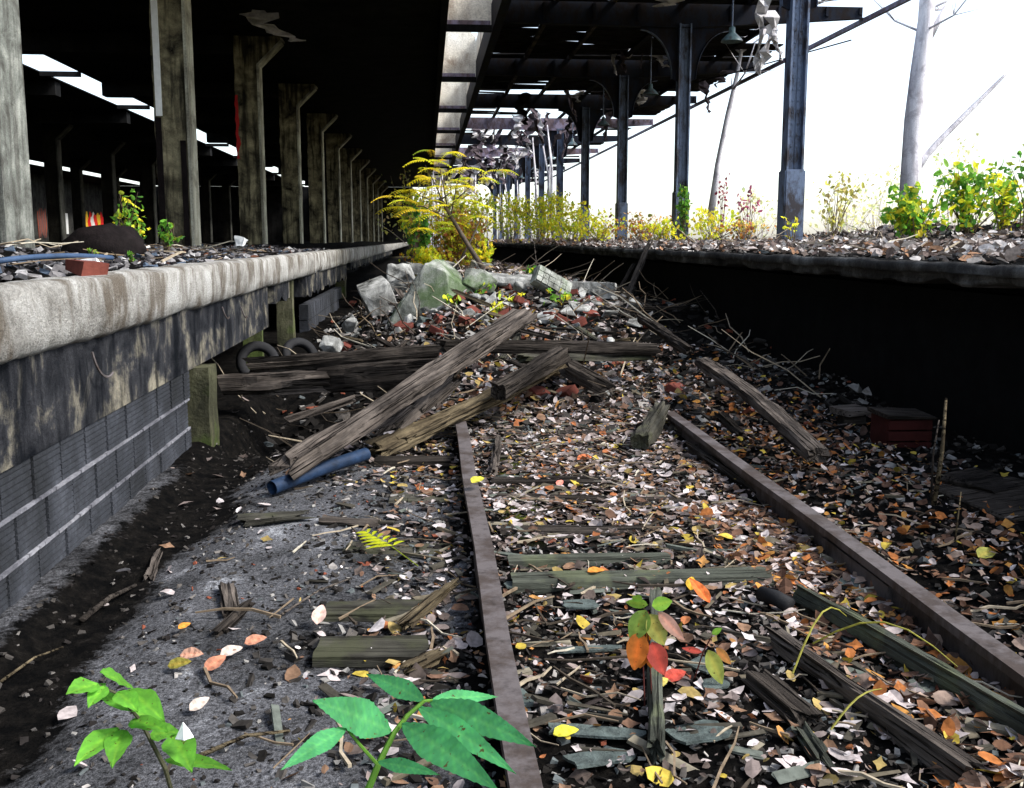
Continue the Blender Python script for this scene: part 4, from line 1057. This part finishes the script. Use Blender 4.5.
o = tw.build('twigs', M['bits'], fix=False); tag(o, 'thin dry twigs scattered over the leaves and rubble', 'twigs', kind='stuff')
sp_ = MB()
for _ in range(420):
    x, y = r.triangular(-.5, 2.6, 1.0), r.uniform(1.9, 7.5); sp_.cc = pick([((.10, .085, .06), 3), ((.05, .045, .035), 4), ((.17, .15, .11), 2), ((.09, .10, .085), 2)], r)
    sp_.box((x, y, gh(x, y)+.012), (r.uniform(.05, .22), r.uniform(.008, .03), r.uniform(.004, .014)), Euler((r.gauss(0, .2), r.gauss(0, .12), r.gauss(0, .9))).to_matrix(), jit=.004)
o = sp_.build('splinters', M['bits'], fix=False); tag(o, 'small rotten wood splinters scattered between and beside the rails', 'wood splinters', kind='stuff')
# individual longer sticks seen in the photo
def gstick(u0, v0, u1, v1, r_, mat, label, dz=.02, z=None):
    a = gz(atZ(u0, v0, 0), dz); b = gz(atZ(u1, v1, 0), dz); mid = a.lerp(b, .5)+Vector((0, .01, .015))
    return stem([a, mid, b], r_, r_*.6, mat, label)
gstick(0, 673, 62, 635, .005, M['woodyellow'], 'thin pale stick in the dark gutter at the left border')
gstick(282, 620, 352, 582, .005, M['wood'], 'thin straight twig on the ash between the pale block and the rail')
gstick(200, 764, 290, 738, .007, M['woodyellow'], 'dry yellowish stick between the two green plants at the bottom')
gstick(80, 610, 135, 575, .012, M['wooddark'], 'dark root lying along the gutter beside the wall')
for (u0, v0, u1, v1, h, lb) in ((812, 665, 955, 702, .10, 'yellow grass blade arching over the brown beam, lower right'), (792, 690, 845, 645, .10, 'short yellow straw crossing the greenish beam'), (830, 750, 880, 725, .03, 'pale straw beneath the arching yellow blade')):
    a = gz(atZ(u0, v0, 0), .05); b = gz(atZ(u1, v1, 0), .09); pts = [a.lerp(b, k/6)+Vector((0, 0, h*math.sin(math.pi*k/6))) for k in range(7)]
    m = MB(); m.cc = (.42, .40, .09); m.tube(pts, [.0028, .003, .003, .0028, .0024, .002, .001], 5); tag(m.build('grass_blade', M['green'], origin=a), lb, 'grass blade')

# ================================================================== PLANTS
def leaflet_mesh(m, base, tip, wd, up, c, seg=6, droop=.15, fold=.18, holes=None, serr=0., shape=1.0, lance=False):
    base = Vector(base); tip = Vector(tip); ax = tip-base; L = ax.length; ax.normalize()
    side = ax.cross(Vector(up)).normalized(); nn = side.cross(ax).normalized()
    rows = []
    for i in range(seg+1):
        f = i/seg
        wv = wd*.5*(math.sin(math.pi*min(1, f**(.72*shape)*.97+.01))**.85) if not lance else wd*.5*max(.02, min(1, (f/.34)**.62)*(1-max(0, (f-.34)/.66)**1.5)**1.0)
        c0 = base+ax*L*f - Vector((0, 0, 1))*droop*L*f*f
        row = []
        T_ = (-1, -.75, -.5, -.25, 0, .25, .5, .75, 1) if lance else (-1, -.5, 0, .5, 1); H_ = len(T_)//2
        for k, t in enumerate(T_):
            se = 1+serr*(1 if i % 2 else -1)*(abs(t) == 1)
            sh = (.88 if k == H_ else 1)*(1.2 if lance and (i - abs(k-H_)) % 4 == 0 and abs(t) < 1 else 1)
            m.cc = (c[0]*sh*(1.6 if k == H_ else 1), c[1]*sh*(1.35 if k == H_ else 1), c[2]*(1.1 if k == H_ else 1))
            row.append(m.av(c0 + side*wv*t*se + nn*(abs(t)*fold*wv + .03*wd*math.sin(i*2.3+k))))
        rows.append(row)
    for i in range(seg):
        for k in range(len(rows[0])-1):
            m.f.append([rows[i][k], rows[i][k+1], rows[i+1][k+1], rows[i+1][k]])
GREEN = (.08, .36, .13); GREEN2 = (.15, .42, .05)
# big foreground plant (tree-of-heaven like seedling)
D = 1.12
def fg(u, v, d=D): return CAM + ray(u, v)*d
root = thing('seedling', fg(332, 800, 1.15), 'large bright green seedling with long pointed leaves at the bottom centre', 'plant')
root.location = fg(322, 860, 1.2)
pts = [fg(368, 790, 1.08), fg(378, 765, 1.085), fg(394, 733, 1.10), fg(407, 716, 1.11), fg(424, 701, 1.12), fg(432, 700, 1.13)]
m = MB(); m.cc = (.16, .34, .05); m.tube([fg(330, 1150, 1.9), fg(355, 840, 1.2)] + pts, [.006, .0045, .004, .0036, .003, .0026, .002, .0014], 6); m.tube([pts[1], fg(360, 745, 1.07), fg(346, 728, 1.06)], [.0022, .0018, .0014], 5); m.build('stem', M['green'], root)
lv = [  # base px, tip px, width px, depth base, depth tip
 ((391, 731), (312, 700), 40, 1.10, 1.04), ((424, 701), (366, 674), 23, 1.12, 1.2), ((430, 702), (536, 747), 34, 1.13, 1.04), ((418, 707), (516, 774), 27, 1.12, 1.02),
 ((402, 724), (500, 792), 38, 1.10, .98), ((346, 728), (281, 770), 23, 1.06, .99), ((378, 762), (440, 775), 16, 1.05, 1.0), ((432, 700), (498, 697), 17, 1.14, 1.22)]
for (bs, tp, wpx, d0, d1) in lv:
    m = MB(); a = fg(*bs, d0); b = fg(*tp, d1); f_ = r.uniform(.9, 1.15); L_ = (b-a).length
    b = b + Vector((0, 0, .06*L_))
    leaflet_mesh(m, a, b, wpx/FPX*(d0+d1)/2*.98, (.0, -.8, .8), (GREEN[0]*f_, GREEN[1]*f_, GREEN[2]*f_), seg=36, droop=.06, fold=.12, serr=.02, lance=True)
    # remove a few cells: insect holes
    hole = [i for i in range(len(m.f)) if r.random() < .0]
    m.f = [f for i, f in enumerate(m.f) if i not in hole]
    # petiole joining the leaf to the stem
    
    m.build('leaf', M['green'], root, smooth=True, fix=False)
# left seedling
root = thing('seedling', fg(165, 880, 1.6), 'small bright green seedling with drooping leaves at the lower left', 'plant')
m = MB(); m.cc = (.12, .12, .07); m.tube([fg(230, 1000, 2.1), fg(165, 768, 1.62), fg(140, 720, 1.58), fg(118, 694, 1.56), fg(96, 684, 1.55)], [.005, .004, .003, .002, .0015], 6); m.build('stem', M['green'], root)
for (bs, tp, wpx, d0, d1) in [((98, 684), (66, 694), 20, 1.55, 1.5), ((105, 686), (88, 708), 14, 1.55, 1.5), ((100, 672), (135, 690), 18, 1.55, 1.6), ((118, 692), (138, 712), 16, 1.56, 1.5), ((128, 690), (165, 722), 20, 1.57, 1.5), ((103, 690), (84, 690), 14, 1.55, 1.6), ((135, 712), (90, 690), 12, 1.57, 1.6), ((132, 720), (168, 732), 20, 1.58, 1.5), ((118, 728), (74, 766), 20, 1.56, 1.45), ((122, 730), (112, 768), 18, 1.56, 1.45), ((135, 716), (160, 712), 20, 1.6, 1.66), ((150, 735), (180, 732), 18, 1.6, 1.6), ((172, 735), (192, 772), 22, 1.6, 1.5), ((165, 760), (232, 770), 14, 1.6, 1.5)]:
    m = MB(); a = fg(*bs, d0); b = fg(*tp, d1); f_ = r.uniform(.8, 1.15); b = b+Vector((0, 0, .08*(b-a).length))
    leaflet_mesh(m, a, b, wpx/FPX*d0*1.5, (.1, -.3, 1), (GREEN2[0]*f_, GREEN2[1]*f_, GREEN2[2]*f_), seg=10, droop=.08, fold=.2, lance=True)
    m.build('leaf', M['green'], root, smooth=True, fix=False)
p = fg(183, 731, 1.52); m = MB(); m.poly([fg(175, 739, 1.52), fg(184, 740, 1.50), fg(183, 722, 1.54)]); m.poly([fg(184, 740, 1.50), fg(194, 737, 1.53), fg(189, 729, 1.54), fg(183, 722, 1.54)]); o = m.build('paper_scrap', M['white'], origin=p, fix=False)
md = o.modifiers.new('t', 'SOLIDIFY'); md.thickness = .002; tag(o, 'tiny torn white paper caught on the lower left seedling', 'paper')
# orange/red/green seedling
def small_seedling(base_uv, stems, leaves, label, Y=None):
    bp = atZ(*base_uv, gh(*atZ(*base_uv, 0).xy)); d0 = (bp-CAM).dot(_Fw)
    root = thing('seedling', bp, label, 'plant')
    m = MB(); m.cc = (.18, .06, .05)
    for s_ in stems: m.tube([fg(u, v, d0*k) for (u, v, k) in s_], .0022, 5)
    m.build('stem', M['green'], root)
    for (bu, bv, tu, tv, wpx, c, dd) in leaves:
        m = MB(); a = fg(bu, bv, d0*.97); b = fg(tu, tv, d0*(.97+dd))
        vd = -(_Fw)
        leaflet_mesh(m, a, b, wpx/FPX*d0, vd+Vector((0, 0, .4)), c, seg=8, droop=.0, fold=.16, shape=1.1)
        m.build('leaf', M['green'], root, smooth=True, fix=False)
RED = (.42, .07, .05); ORA = (.42, .13, .02); LG = (.2, .32, .06)
small_seedling((652, 706), [[(645, 712, 1), (643, 660, .98), (648, 612, .97)], [(652, 706, 1), (650, 660, .98), (646, 612, .97)]],
  [(646, 610, 631, 641, 21, LG, 0), (650, 614, 664, 645, 21, (.32, .34, .08), 0), (652, 606, 672, 601, 14, (.25, .5, .06), .0), (648, 605, 626, 602, 10, (.25, .45, .06), .02), (642, 600, 632, 597, 8, (.22, .42, .05), .02), (658, 612, 684, 640, 13, (.45, .26, .2), .0), (640, 632, 634, 670, 22, ORA, -.01), (644, 615, 650, 640, 18, (.5, .22, .02), .01), (652, 642, 664, 675, 20, RED, -.01), (640, 640, 640, 668, 20, (.5, .17, .02), .0), (648, 655, 652, 668, 8, ORA, .01)],
  'young seedling with red, orange and green leaves in the middle of the track')
small_seedling((693, 680), [[(694, 680, 1), (703, 652, .98), (712, 636, .97)]],
  [(708, 650, 722, 684, 17, (.33, .38, .08), 0), (716, 648, 731, 664, 9, (.42, .2, .06), .01), (712, 634, 722, 628, 6, (.2, .42, .05), 0), (702, 652, 682, 648, 6, RED, 0)],
  'smaller seedling with one spotted green leaf, right of the orange one')
def loose_leaf(u, v, s, c, label, rz=0, tilt=.5, z=.03, name='fallen_leaf', w_=.6):
    p = atZ(u, v, 0); p.z = gh(p.x, p.y)+z; m = MB(); d_ = Vector((math.cos(rz), math.sin(rz), tilt*.5))*s
    leaflet_mesh(m, p-d_*.5, p+d_*.5, s*w_, (0, -tilt, 1), c, seg=7, droop=.1, fold=.25); o = m.build(name, M['leaf'], origin=p, fix=False); return tag(o, label, 'leaf')
loose_leaf(675, 690, .075, RED, 'pinkish red fallen leaf right of the narrow greenish slat', .4)
loose_leaf(660, 697, .06, (.45, .38, .1), 'yellowish curled leaf touching the pinkish red one', .5)
loose_leaf(691, 596, .07, (.42, .26, .03), 'curled golden leaf on the long cross tie', 1.2, 1)
loose_leaf(699, 604, .13, (.55, .14, .04), 'curled orange leaf hanging over the long cross tie', 1.9, 1, .05, w_=.35)
loose_leaf(596, 586, .07, (.5, .2, .04), 'small orange leaf on the blue-green slate', .2, .2, .05)
loose_leaf(566, 746, .07, (.5, .48, .05), 'bright yellow leaf near the bottom of the left rail', .2, .3)
loose_leaf(256, 649, .07, (.42, .2, .13), 'rust coloured leaf on the grey ash', .3)
loose_leaf(192, 663, .08, (.42, .24, .17), 'pinkish leaf lying alone on the ash above the left seedling', -.3)
loose_leaf(216, 672, .075, (.36, .16, .1), 'folded brown leaf right of the lone pinkish leaf', .8, .8)
loose_leaf(232, 660, .07, (.5, .42, .36), 'pale leaf on the ash just right of the folded brown leaf', .4)
loose_leaf(180, 673, .07, (.17, .15, .03), 'olive leaf on the ash below the lone pinkish leaf', .1)
loose_leaf(200, 713, .06, (.5, .42, .36), 'pale curled leaf right of the lower left seedling', .7, .8)
loose_leaf(185, 635, .045, (.5, .22, .04), 'tiny orange leaf high on the ash', .7)
loose_leaf(320, 627, .08, (.55, .38, .32), 'pale pink leaf standing on the second tie end', 1.4, 1.2, .05)
loose_leaf(374, 741, .07, (.42, .14, .03), 'rusty leaf seen between the big green leaves', .2)
loose_leaf(560, 488, .06, (.6, .2, .15), 'small pink leaf at mid track behind the moss', .9, .7)
loose_leaf(585, 462, .1, (.45, .14, .06), 'orange brown leaf near the foot of the rubble', .2)
loose_leaf(985, 577, .1, (.4, .38, .09), 'yellow leaf among brown ones near the right border', .4)
loose_leaf(478, 514, .09, (.4, .38, .05), 'yellow leaf lying on the left rail', .8, .4, .15)
# yellow pinnate leaf on the ground
p0 = atZ(418, 566, .04); p1 = atZ(362, 538, .05)
root = thing('fallen_fern_leaf', p0, 'bright yellow-green feathery leaf lying on the ash left of the left rail', 'leaf')
m = MB(); m.cc = (.35, .42, .04); m.tube([p0, p0.lerp(p1, .5)+Vector((0, 0, .03)), p1], .002, 5); m.build('stalk', M['green'], root)
m = MB()
for k in range(6):
    b = p0.lerp(p1, .42+.56*k/6)+Vector((0, 0, .035)); m_ = (.48, .55, .02)
    for sg in (-1, 1):
        t = b+Vector((-.11+.012*k, .0, .01)) if sg < 0 else b+Vector((.045-.008*k, .085, .01))
        leaflet_mesh(m, b, t, .017, (0, -.5, 1), m_, seg=5, droop=.2)
m.build('foliage', M['green'], root, smooth=True, fix=False)

# generic foliage
YL = [((.92, .86, .05), 5), ((.78, .84, .06), 4), ((.92, .7, .06), 2), ((.5, .7, .08), 2)]
GL = [((.16, .40, .05), 5), ((.24, .46, .06), 3), ((.10, .28, .05), 3), ((.4, .48, .05), 2)]
OL = [((.75, .42, .08), 4), ((.65, .3, .08), 4), ((.48, .40, .06), 3), ((.3, .32, .06), 2), ((.36, .12, .05), 2)]
DL = [((.12, .35, .06), 3), ((.08, .24, .05), 3), ((.2, .42, .06), 2)]
def bush(name, c, size, nst, nlf, ls, tab, label, cat='bush', group=None, stemc=(.2, .15, .1), sr_=.008, base=None, seed=0, flat=.9, two=None):
    rr = random.Random(seed+99); c = Vector(c); base = Vector(base) if base else Vector((c.x, c.y, c.z-size[2])); root = thing(name, base, label, cat, group)
    m = MB(); m.cc = stemc; tips = []
    for k in range(nst):
        t = c+Vector((rr.gauss(0, .45)*size[0], rr.gauss(0, .45)*size[1], rr.uniform(-.5, .95)*size[2])); b = base+Vector((rr.uniform(-.3, .3)*size[0]*.6, rr.uniform(-.3, .3)*size[1]*.6, 0))
        mid = b.lerp(t, .55)+Vector((rr.gauss(0, .1)*size[0], 0, .12*size[2])); m.tube([b, mid, t], [sr_, sr_*.7, sr_*.3], 5)
        tips.append((b, mid, t))
    m.build('stem', M['green'], root)
    m = MB()
    for k in range(nlf):
        b, mid, t = tips[rr.randrange(nst)]; f = rr.random()**.6
        q = mid.lerp(t, f) if rr.random() < .8 else b.lerp(mid, .4+.6*rr.random())
        q = q + Vector((rr.gauss(0, .13)*size[0], rr.gauss(0, .13)*size[1], rr.gauss(0, .09)*size[2]))
        s = ls*rr.uniform(.6, 1.3); cc = pick(two if two and rr.random() < .3 else tab, rr)
        leaf(m, q, s, rr, cc, flat)
    m.build('foliage', M['green'], root, smooth=False, fix=False)
    return root
def fronds(root, m, base, n, L, rr, tab, down=.5, dirs=None):
    for k in range(n):
        a = rr.uniform(0, 6.283) if dirs is None else dirs[k]; d_ = Vector((math.cos(a), math.sin(a), 0)); c = pick(tab, rr); pr = None
        for j in range(9):
            f = (j+1)/9; q = base+d_*L*f+Vector((0, 0, L*(.25*f-down*f*f)))
            s = d_.cross(Vector((0, 0, 1))); ll = L*.30*(1-.55*abs(f-.4))
            for sg in (-1, 1): leaflet_mesh(m, q, q+s*sg*ll+d_*ll*.35-Vector((0, 0, ll*.25)), ll*.36, (0, 0, 1), c, seg=3, droop=.1)
# centre sapling leaning
sb = atY(492, 282, 16.5); s1 = atY(468, 245, 16.7); s2 = atY(440, 198, 16.9)
root = thing('sapling', (sb.x, sb.y, gh(sb.x, sb.y)), 'leaning sapling with dark trunk and feathery yellow leaves at the left platform end', 'tree')
MB().tube([Vector((sb.x+.1, sb.y, gh(sb.x, sb.y)-.05)), sb, s1, s2], [.05, .045, .04, .028], 8).build('trunk', M['bark'], root, smooth=True)
m = MB(); m.tube([atY(455, 270, 16.8), atY(472, 238, 16.9), atY(484, 210, 17.1)], [.022, .018, .008], 6)
for (u, v) in ((425, 165), (408, 190), (398, 205), (452, 178), (466, 160), (438, 160), (475, 190), (430, 215), (485, 172)): m.tube([s2.lerp(s1, r.random()*.5), atY((u+440)/2+4, (v+200)/2+4, 16.9), atY(u, v, 16.9)], [.014, .010, .004], 5)
m.build('branch', M['bark'], root, smooth=True)
m = MB(); rr = random.Random(4)
for (u, v) in ((427, 160), (436, 168), (418, 176), (408, 190), (398, 207), (452, 180), (466, 168), (440, 186), (428, 200), (415, 210), (448, 205), (470, 195), (458, 214), (436, 222), (425, 190), (482, 178), (500, 170), (445, 160), (462, 186), (478, 205), (402, 220), (452, 228), (432, 178), (422, 168), (444, 195), (434, 208), (412, 158), (450, 152), (405, 200), (462, 200), (438, 214), (420, 228), (475, 216), (394, 196), (455, 172), (430, 150), (468, 178), (448, 222)):
    fronds(root, m, atY(u, v, 16.9+rr.uniform(-.4, .6)), rr.choice((2, 3, 4)), rr.uniform(.24, .42), rr, YL)
m.build('foliage', M['green'], root, smooth=True, fix=False)
# bushes
def B(name, u, v, Y, sx, sz, *a, **k):
    c = atY(u, v, Y); gz_ = k.pop('gz_'); sy = k.pop('sy', sx*.7)
    return bush(name, c, (sx, sy, sz), *a, base=(c.x, c.y, gz_), **k)
B('bush', 450, 240, 19, .75, .66, 46, 1800, .08, OL, 'orange and rust leaved bush between the two platform ends', gz_=.5, seed=1, two=YL)
B('bush', 416, 212, 21, .35, .55, 18, 330, .10, YL, 'upright yellow-green brush at the very end of the left platform', gz_=.5, seed=5, two=DL)
B('bush', 424, 262, 18, .35, .28, 18, 380, .085, YL, 'low yellow bush at the left foot of the orange bush', gz_=.5, seed=2)
B('bush', 421, 232, 18.5, .22, .5, 14, 260, .10, DL, 'dark green vine-like plant between the sapling and the platform columns', gz_=.55, seed=3)
B('bush', 466, 212, 24, 1.1, .62, 44, 800, .09, YL, 'thin yellow brush behind the leaning sapling', gz_=.5, seed=4)
B('bush', 486, 250, 17.5, .18, .25, 10, 160, .08, YL, 'small yellow-green tuft by the left end of the right platform', gz_=.55, seed=41)
for i, (u, v, Y, sx, sz, n, tab, lb) in enumerate([
    (508, 212, 34, 1.4, .8, 700, YL, 'yellow bush on the far part of the right platform, leftmost'),
    (540, 212, 30, 1.3, .7, 1000, YL, 'fullest yellow bush in front of the far steel columns'),
    (572, 220, 27, 1.0, .5, 480, YL, 'sparse yellow bush left of the fourth steel column'),
    (602, 226, 24, .7, .35, 300, YL, 'thin yellow weeds between the fourth and third steel columns'),
    (640, 224, 22, .8, .38, 300, OL, 'dry brownish weeds right of the third steel column'),
    (712, 220, 20, .7, .28, 330, YL, 'low yellow-green weeds right of the ivy column'),
    (662, 229, 19, .5, .22, 200, YL, 'low weeds at the left foot of the ivy column'),
    (745, 225, 19, .6, .22, 130, OL, 'sparse reddish weeds before the nearest steel column')]):
    B('bush', u, v, Y, sx, sz, 26, n, .10 if Y > 25 else .08, tab, lb, gz_=1.17, seed=10+i, stemc=(.36, .3, .24), group='weedy bushes on the right platform')
for i, (u, v, Y, sx, sz, n, lb) in enumerate([(418, 205, 62, 2.2, 2.6, 700, 'distant pale thicket closing the far end of the tracks, left part'), (455, 205, 66, 2.6, 2.8, 800, 'distant pale thicket closing the far end of the tracks, right part')]):
    B('thicket', u, v, Y, sx, sz, 40, n, .22, [((.85, .8, .25), 3), ((.7, .75, .3), 2), ((.8, .6, .3), 1), ((.5, .6, .2), 1)], lb, cat='thicket', gz_=.3, seed=70+i, stemc=(.5, .45, .4), sr_=.03)
for i, (u, v, Y, n, lb) in enumerate([(845, 205, 32, 260, 'pale airy bush far behind the nearest steel column'), (880, 190, 34, 300, 'pale airy bush behind the left side of the big trunk'), (960, 165, 30, 260, 'pale airy bush behind the right-hand shrubs'), (760, 212, 34, 220, 'low pale bush far behind the pinkish shrub')]):
    B('bush', u, v, Y, 1.6, 1.0, 26, n, .13, [((.9, .88, .4), 3), ((.8, .88, .45), 2), ((.9, .78, .45), 1)], lb, gz_=.8, seed=80+i, stemc=(.75, .7, .68), sr_=.012)
B('ivy', 683, 200, 20.2, .22, .42, 14, 230, .09, GL, 'green ivy climbing the foot of the second nearest steel column', cat='plant', gz_=1.17, seed=30)
B('shrub', 722, 185, 24, .22, .35, 8, 60, .10, [((.45, .08, .12), 1), ((.5, .15, .18), 1)], 'red leaved shrub with the leaning pale trunk behind it', cat='shrub', gz_=1.17, seed=31)
B('shrub', 750, 198, 24, .38, .3, 10, 70, .10, [((.45, .10, .2), 1), ((.5, .2, .25), 1)], 'pinkish leaved shrub just left of the nearest steel column', cat='shrub', gz_=1.17, seed=32)
B('weed', 793, 224, 13.9, .16, .10, 6, 26, .07, YL, 'tiny yellow-green weed at the base casing of the nearest steel column', cat='weed', gz_=1.2, seed=33)
B('shrub', 915, 205, 11.8, .5, .32, 24, 520, .085, GL, 'leafy green shrub on the leaf heap in front of the big tree trunk', cat='shrub', gz_=1.25, seed=34, two=YL)
B('shrub', 968, 190, 12, .55, .36, 24, 420, .09, GL, 'light green and yellow shrub right of the big tree trunk', cat='shrub', gz_=1.3, seed=35, two=YL)
B('shrub', 1005, 200, 11, .3, .36, 18, 280, .085, YL, 'yellowish shrub at the right border of the leaf heap', cat='shrub', gz_=1.3, seed=36, two=GL)
B('shrub', 1030, 170, 10.6, .25, .4, 12, 160, .06, GL, 'green shrub cut by the right border', cat='shrub', gz_=1.3, seed=38)
B('shrub', 835, 195, 17, .5, .45, 14, 130, .09, [((.6, .58, .12), 1), ((.6, .5, .2), 1)], 'faint yellow shrub right of the nearest steel column', cat='shrub', gz_=1.2, seed=37)
B('weed', 128, 222, 10.2, .30, .30, 16, 150, .06, GL, 'green weeds growing behind the black tarpaulin heap on the left platform', cat='weed', gz_=1.2, seed=50, two=YL)
B('weed', 166, 232, 10.6, .18, .14, 10, 70, .06, GL, 'low green weed at the foot of the second left column', cat='weed', gz_=1.2, seed=51)
B('weed', 132, 258, 7.4, .05, .04, 5, 22, .035, GL, 'tiny bright green sprout near the middle of the left platform edge', cat='weed', gz_=1.15, seed=52)
B('weed', 93, 252, 8.2, .05, .035, 5, 20, .035, GL, 'tiny green sprout beside the blue hose on the left platform', cat='weed', gz_=1.17, seed=53)
for i, (u, v, Y, s, tab, lb) in enumerate([(480, 290, 11.6, .22, GL, 'green and yellow seedling left of the tiled block on the rubble'), (512, 300, 11.2, .2, YL, 'yellow-leaved seedling in the middle of the rubble crest'), (455, 305, 11.2, .18, GL, 'small green seedling right of the largest boulder'), (560, 300, 11.0, .18, GL, 'green seedling in front of the tiled block'), (530, 270, 13.0, .15, DL, 'dark green sprig standing against the black platform face'), (492, 312, 10.6, .16, YL, 'low yellowish sprig at the upper end of the longest timber')]):
    B('seedling', u, v, Y, s, s*.6, 8, 34, .07, tab, lb, cat='plant', gz_=gh(*atY(u, v, Y).xy), seed=60+i, two=YL)
# moss tufts
# dry wisps by platform
for i, (u0, v0, u1, v1, Y) in enumerate([(533, 300, 534, 242, 12.8), (418, 322, 412, 280, 11), (452, 330, 447, 296, 10.6), (395, 345, 384, 312, 10.2), (372, 340, 380, 300, 10.4), (610, 520, 585, 412, 9), (722, 330, 700, 290, 11)]):
    if i == 5: continue
    a = atY(u0, v0, Y); b = atY(u1, v1, Y); stem([a, a.lerp(b, .5)+Vector((.05, 0, 0)), b], .009, .004, M['wood'], ['single upright dry stalk in front of the black platform face', 'dry stalk in front of the largest boulder', 'dry bent stalk right of the largest boulder', 'dry stalk rising behind the thick log', 'dry stalk beside the platform wall behind the logs', '', 'dark branch leaning on the right slope of the rubble'][i])
# trees
def tree(name, pts, rads, label, branches, mat, twn=0, seed=0):
    root = thing(name, pts[0], label, 'tree'); o = MB().tube(pts, rads, 12).build('trunk', mat, root, smooth=True)
    m = MB(); rr = random.Random(seed)
    for bp, br in branches: m.tube(bp, br, 6)
    for k in range(twn):
        p_ = Vector(pts[-2]).lerp(Vector(pts[-1]), rr.random()) if rr.random() < .5 else Vector(pts[1]).lerp(Vector(pts[-1]), rr.random())
        for _ in range(2):
            a = rr.uniform(0, 6.28); L = rr.uniform(.8, 3); q = p_+Vector((math.cos(a)*L, math.sin(a)*L*.5, L*rr.uniform(.2, .9))); mid = p_.lerp(q, .5)+Vector((0, 0, -.1*L)); m.tube([p_, mid, q], [.03, .02, .008], 5)
            for _ in range(3):
                q2 = mid+Vector((rr.gauss(0, .5), rr.gauss(0, .3), rr.uniform(0, .8)))*L*.4; m.tube([mid, q2], [.012, .004], 4)
    if m.v: m.build('branch', mat, root, smooth=True)
    return root
Y = 22
tree('tree', [atY(908, 225, Y), atY(911, 170, Y), atY(914, 120, Y), atY(920, 70, Y), atY(926, 20, Y), atY(934, -120, Y)], [.24, .22, .21, .20, .17, .12],
     'big pale tree trunk with one thin side branch against the white sky, right', [([atY(909, 182, Y), atY(926, 156, Y), atY(945, 135, Y), atY(975, 105, Y), atY(1000, 80, Y), atY(1030, 50, Y)], [.08, .075, .065, .055, .035, .015]), ([atY(928, 40, Y), atY(950, 0, Y)], [.08, .05])], M['glarebark'], 6, 1)
tree('tree', [atY(711, 215, 26), atY(718, 165, 26), atY(728, 115, 26), atY(737, 75, 26), atY(745, 30, 26)], [.10, .08, .07, .05, .04], 'thin pale leaning tree between the two nearest steel columns', [], M['glarebark'], 3, 2)
# slender birch poles seen behind, through the far canopy
rr = random.Random(77)
proto = None
for i in range(34):
    Y = rr.uniform(38, 75); u = rr.uniform(430, 560); q = atY(u, 240, Y)
    if proto is None:
        proto = MB().tube([(0, 0, 0), (.05, 0, 2), (-.05, 0, 4), (0.05, 0, 6.2)], [.06, .05, .04, .02], 6).build('slender_tree', M['glarebark'], smooth=True); o = proto
    else: o = proto.copy(); col.objects.link(o)
    o.location = (q.x, Y, .4 if q.x < 3 else 1.1); o.rotation_euler = (rr.gauss(0, .04), rr.gauss(0, .07), rr.uniform(0, 6)); k = rr.uniform(.35, .75); o.scale = (k*1.6, k*1.6, k)
    tag(o, 'slender pale sapling trunk in the bright thicket at the far end of the tracks', 'tree', 'slender pale trunks at the far end')
# pale end building with marks
eb = thing('far_wall', (-.6, 84, 0), 'small pale graffiti covered wall far away between the platform columns and the orange bush', 'wall')
MB().b2(-2.2, 2.0, 84, 84.4, 0, 3.3).build('wall', M['glarebark'], eb)
m = MB(); rr = random.Random(8)
for k in range(16):
    x = rr.uniform(-2, 1.8); z = rr.uniform(1.2, 2.8); m.cc = rr.choice(((.1, .1, .12), (.2, .2, .25), (.3, .28, .3))); m.box((x, 83.97, z), (rr.uniform(.06, .12), .01, rr.uniform(.3, .9)), Euler((0, rr.uniform(-.5, .5), 0)).to_matrix())
m.build('graffiti', M['graffiti'], eb)
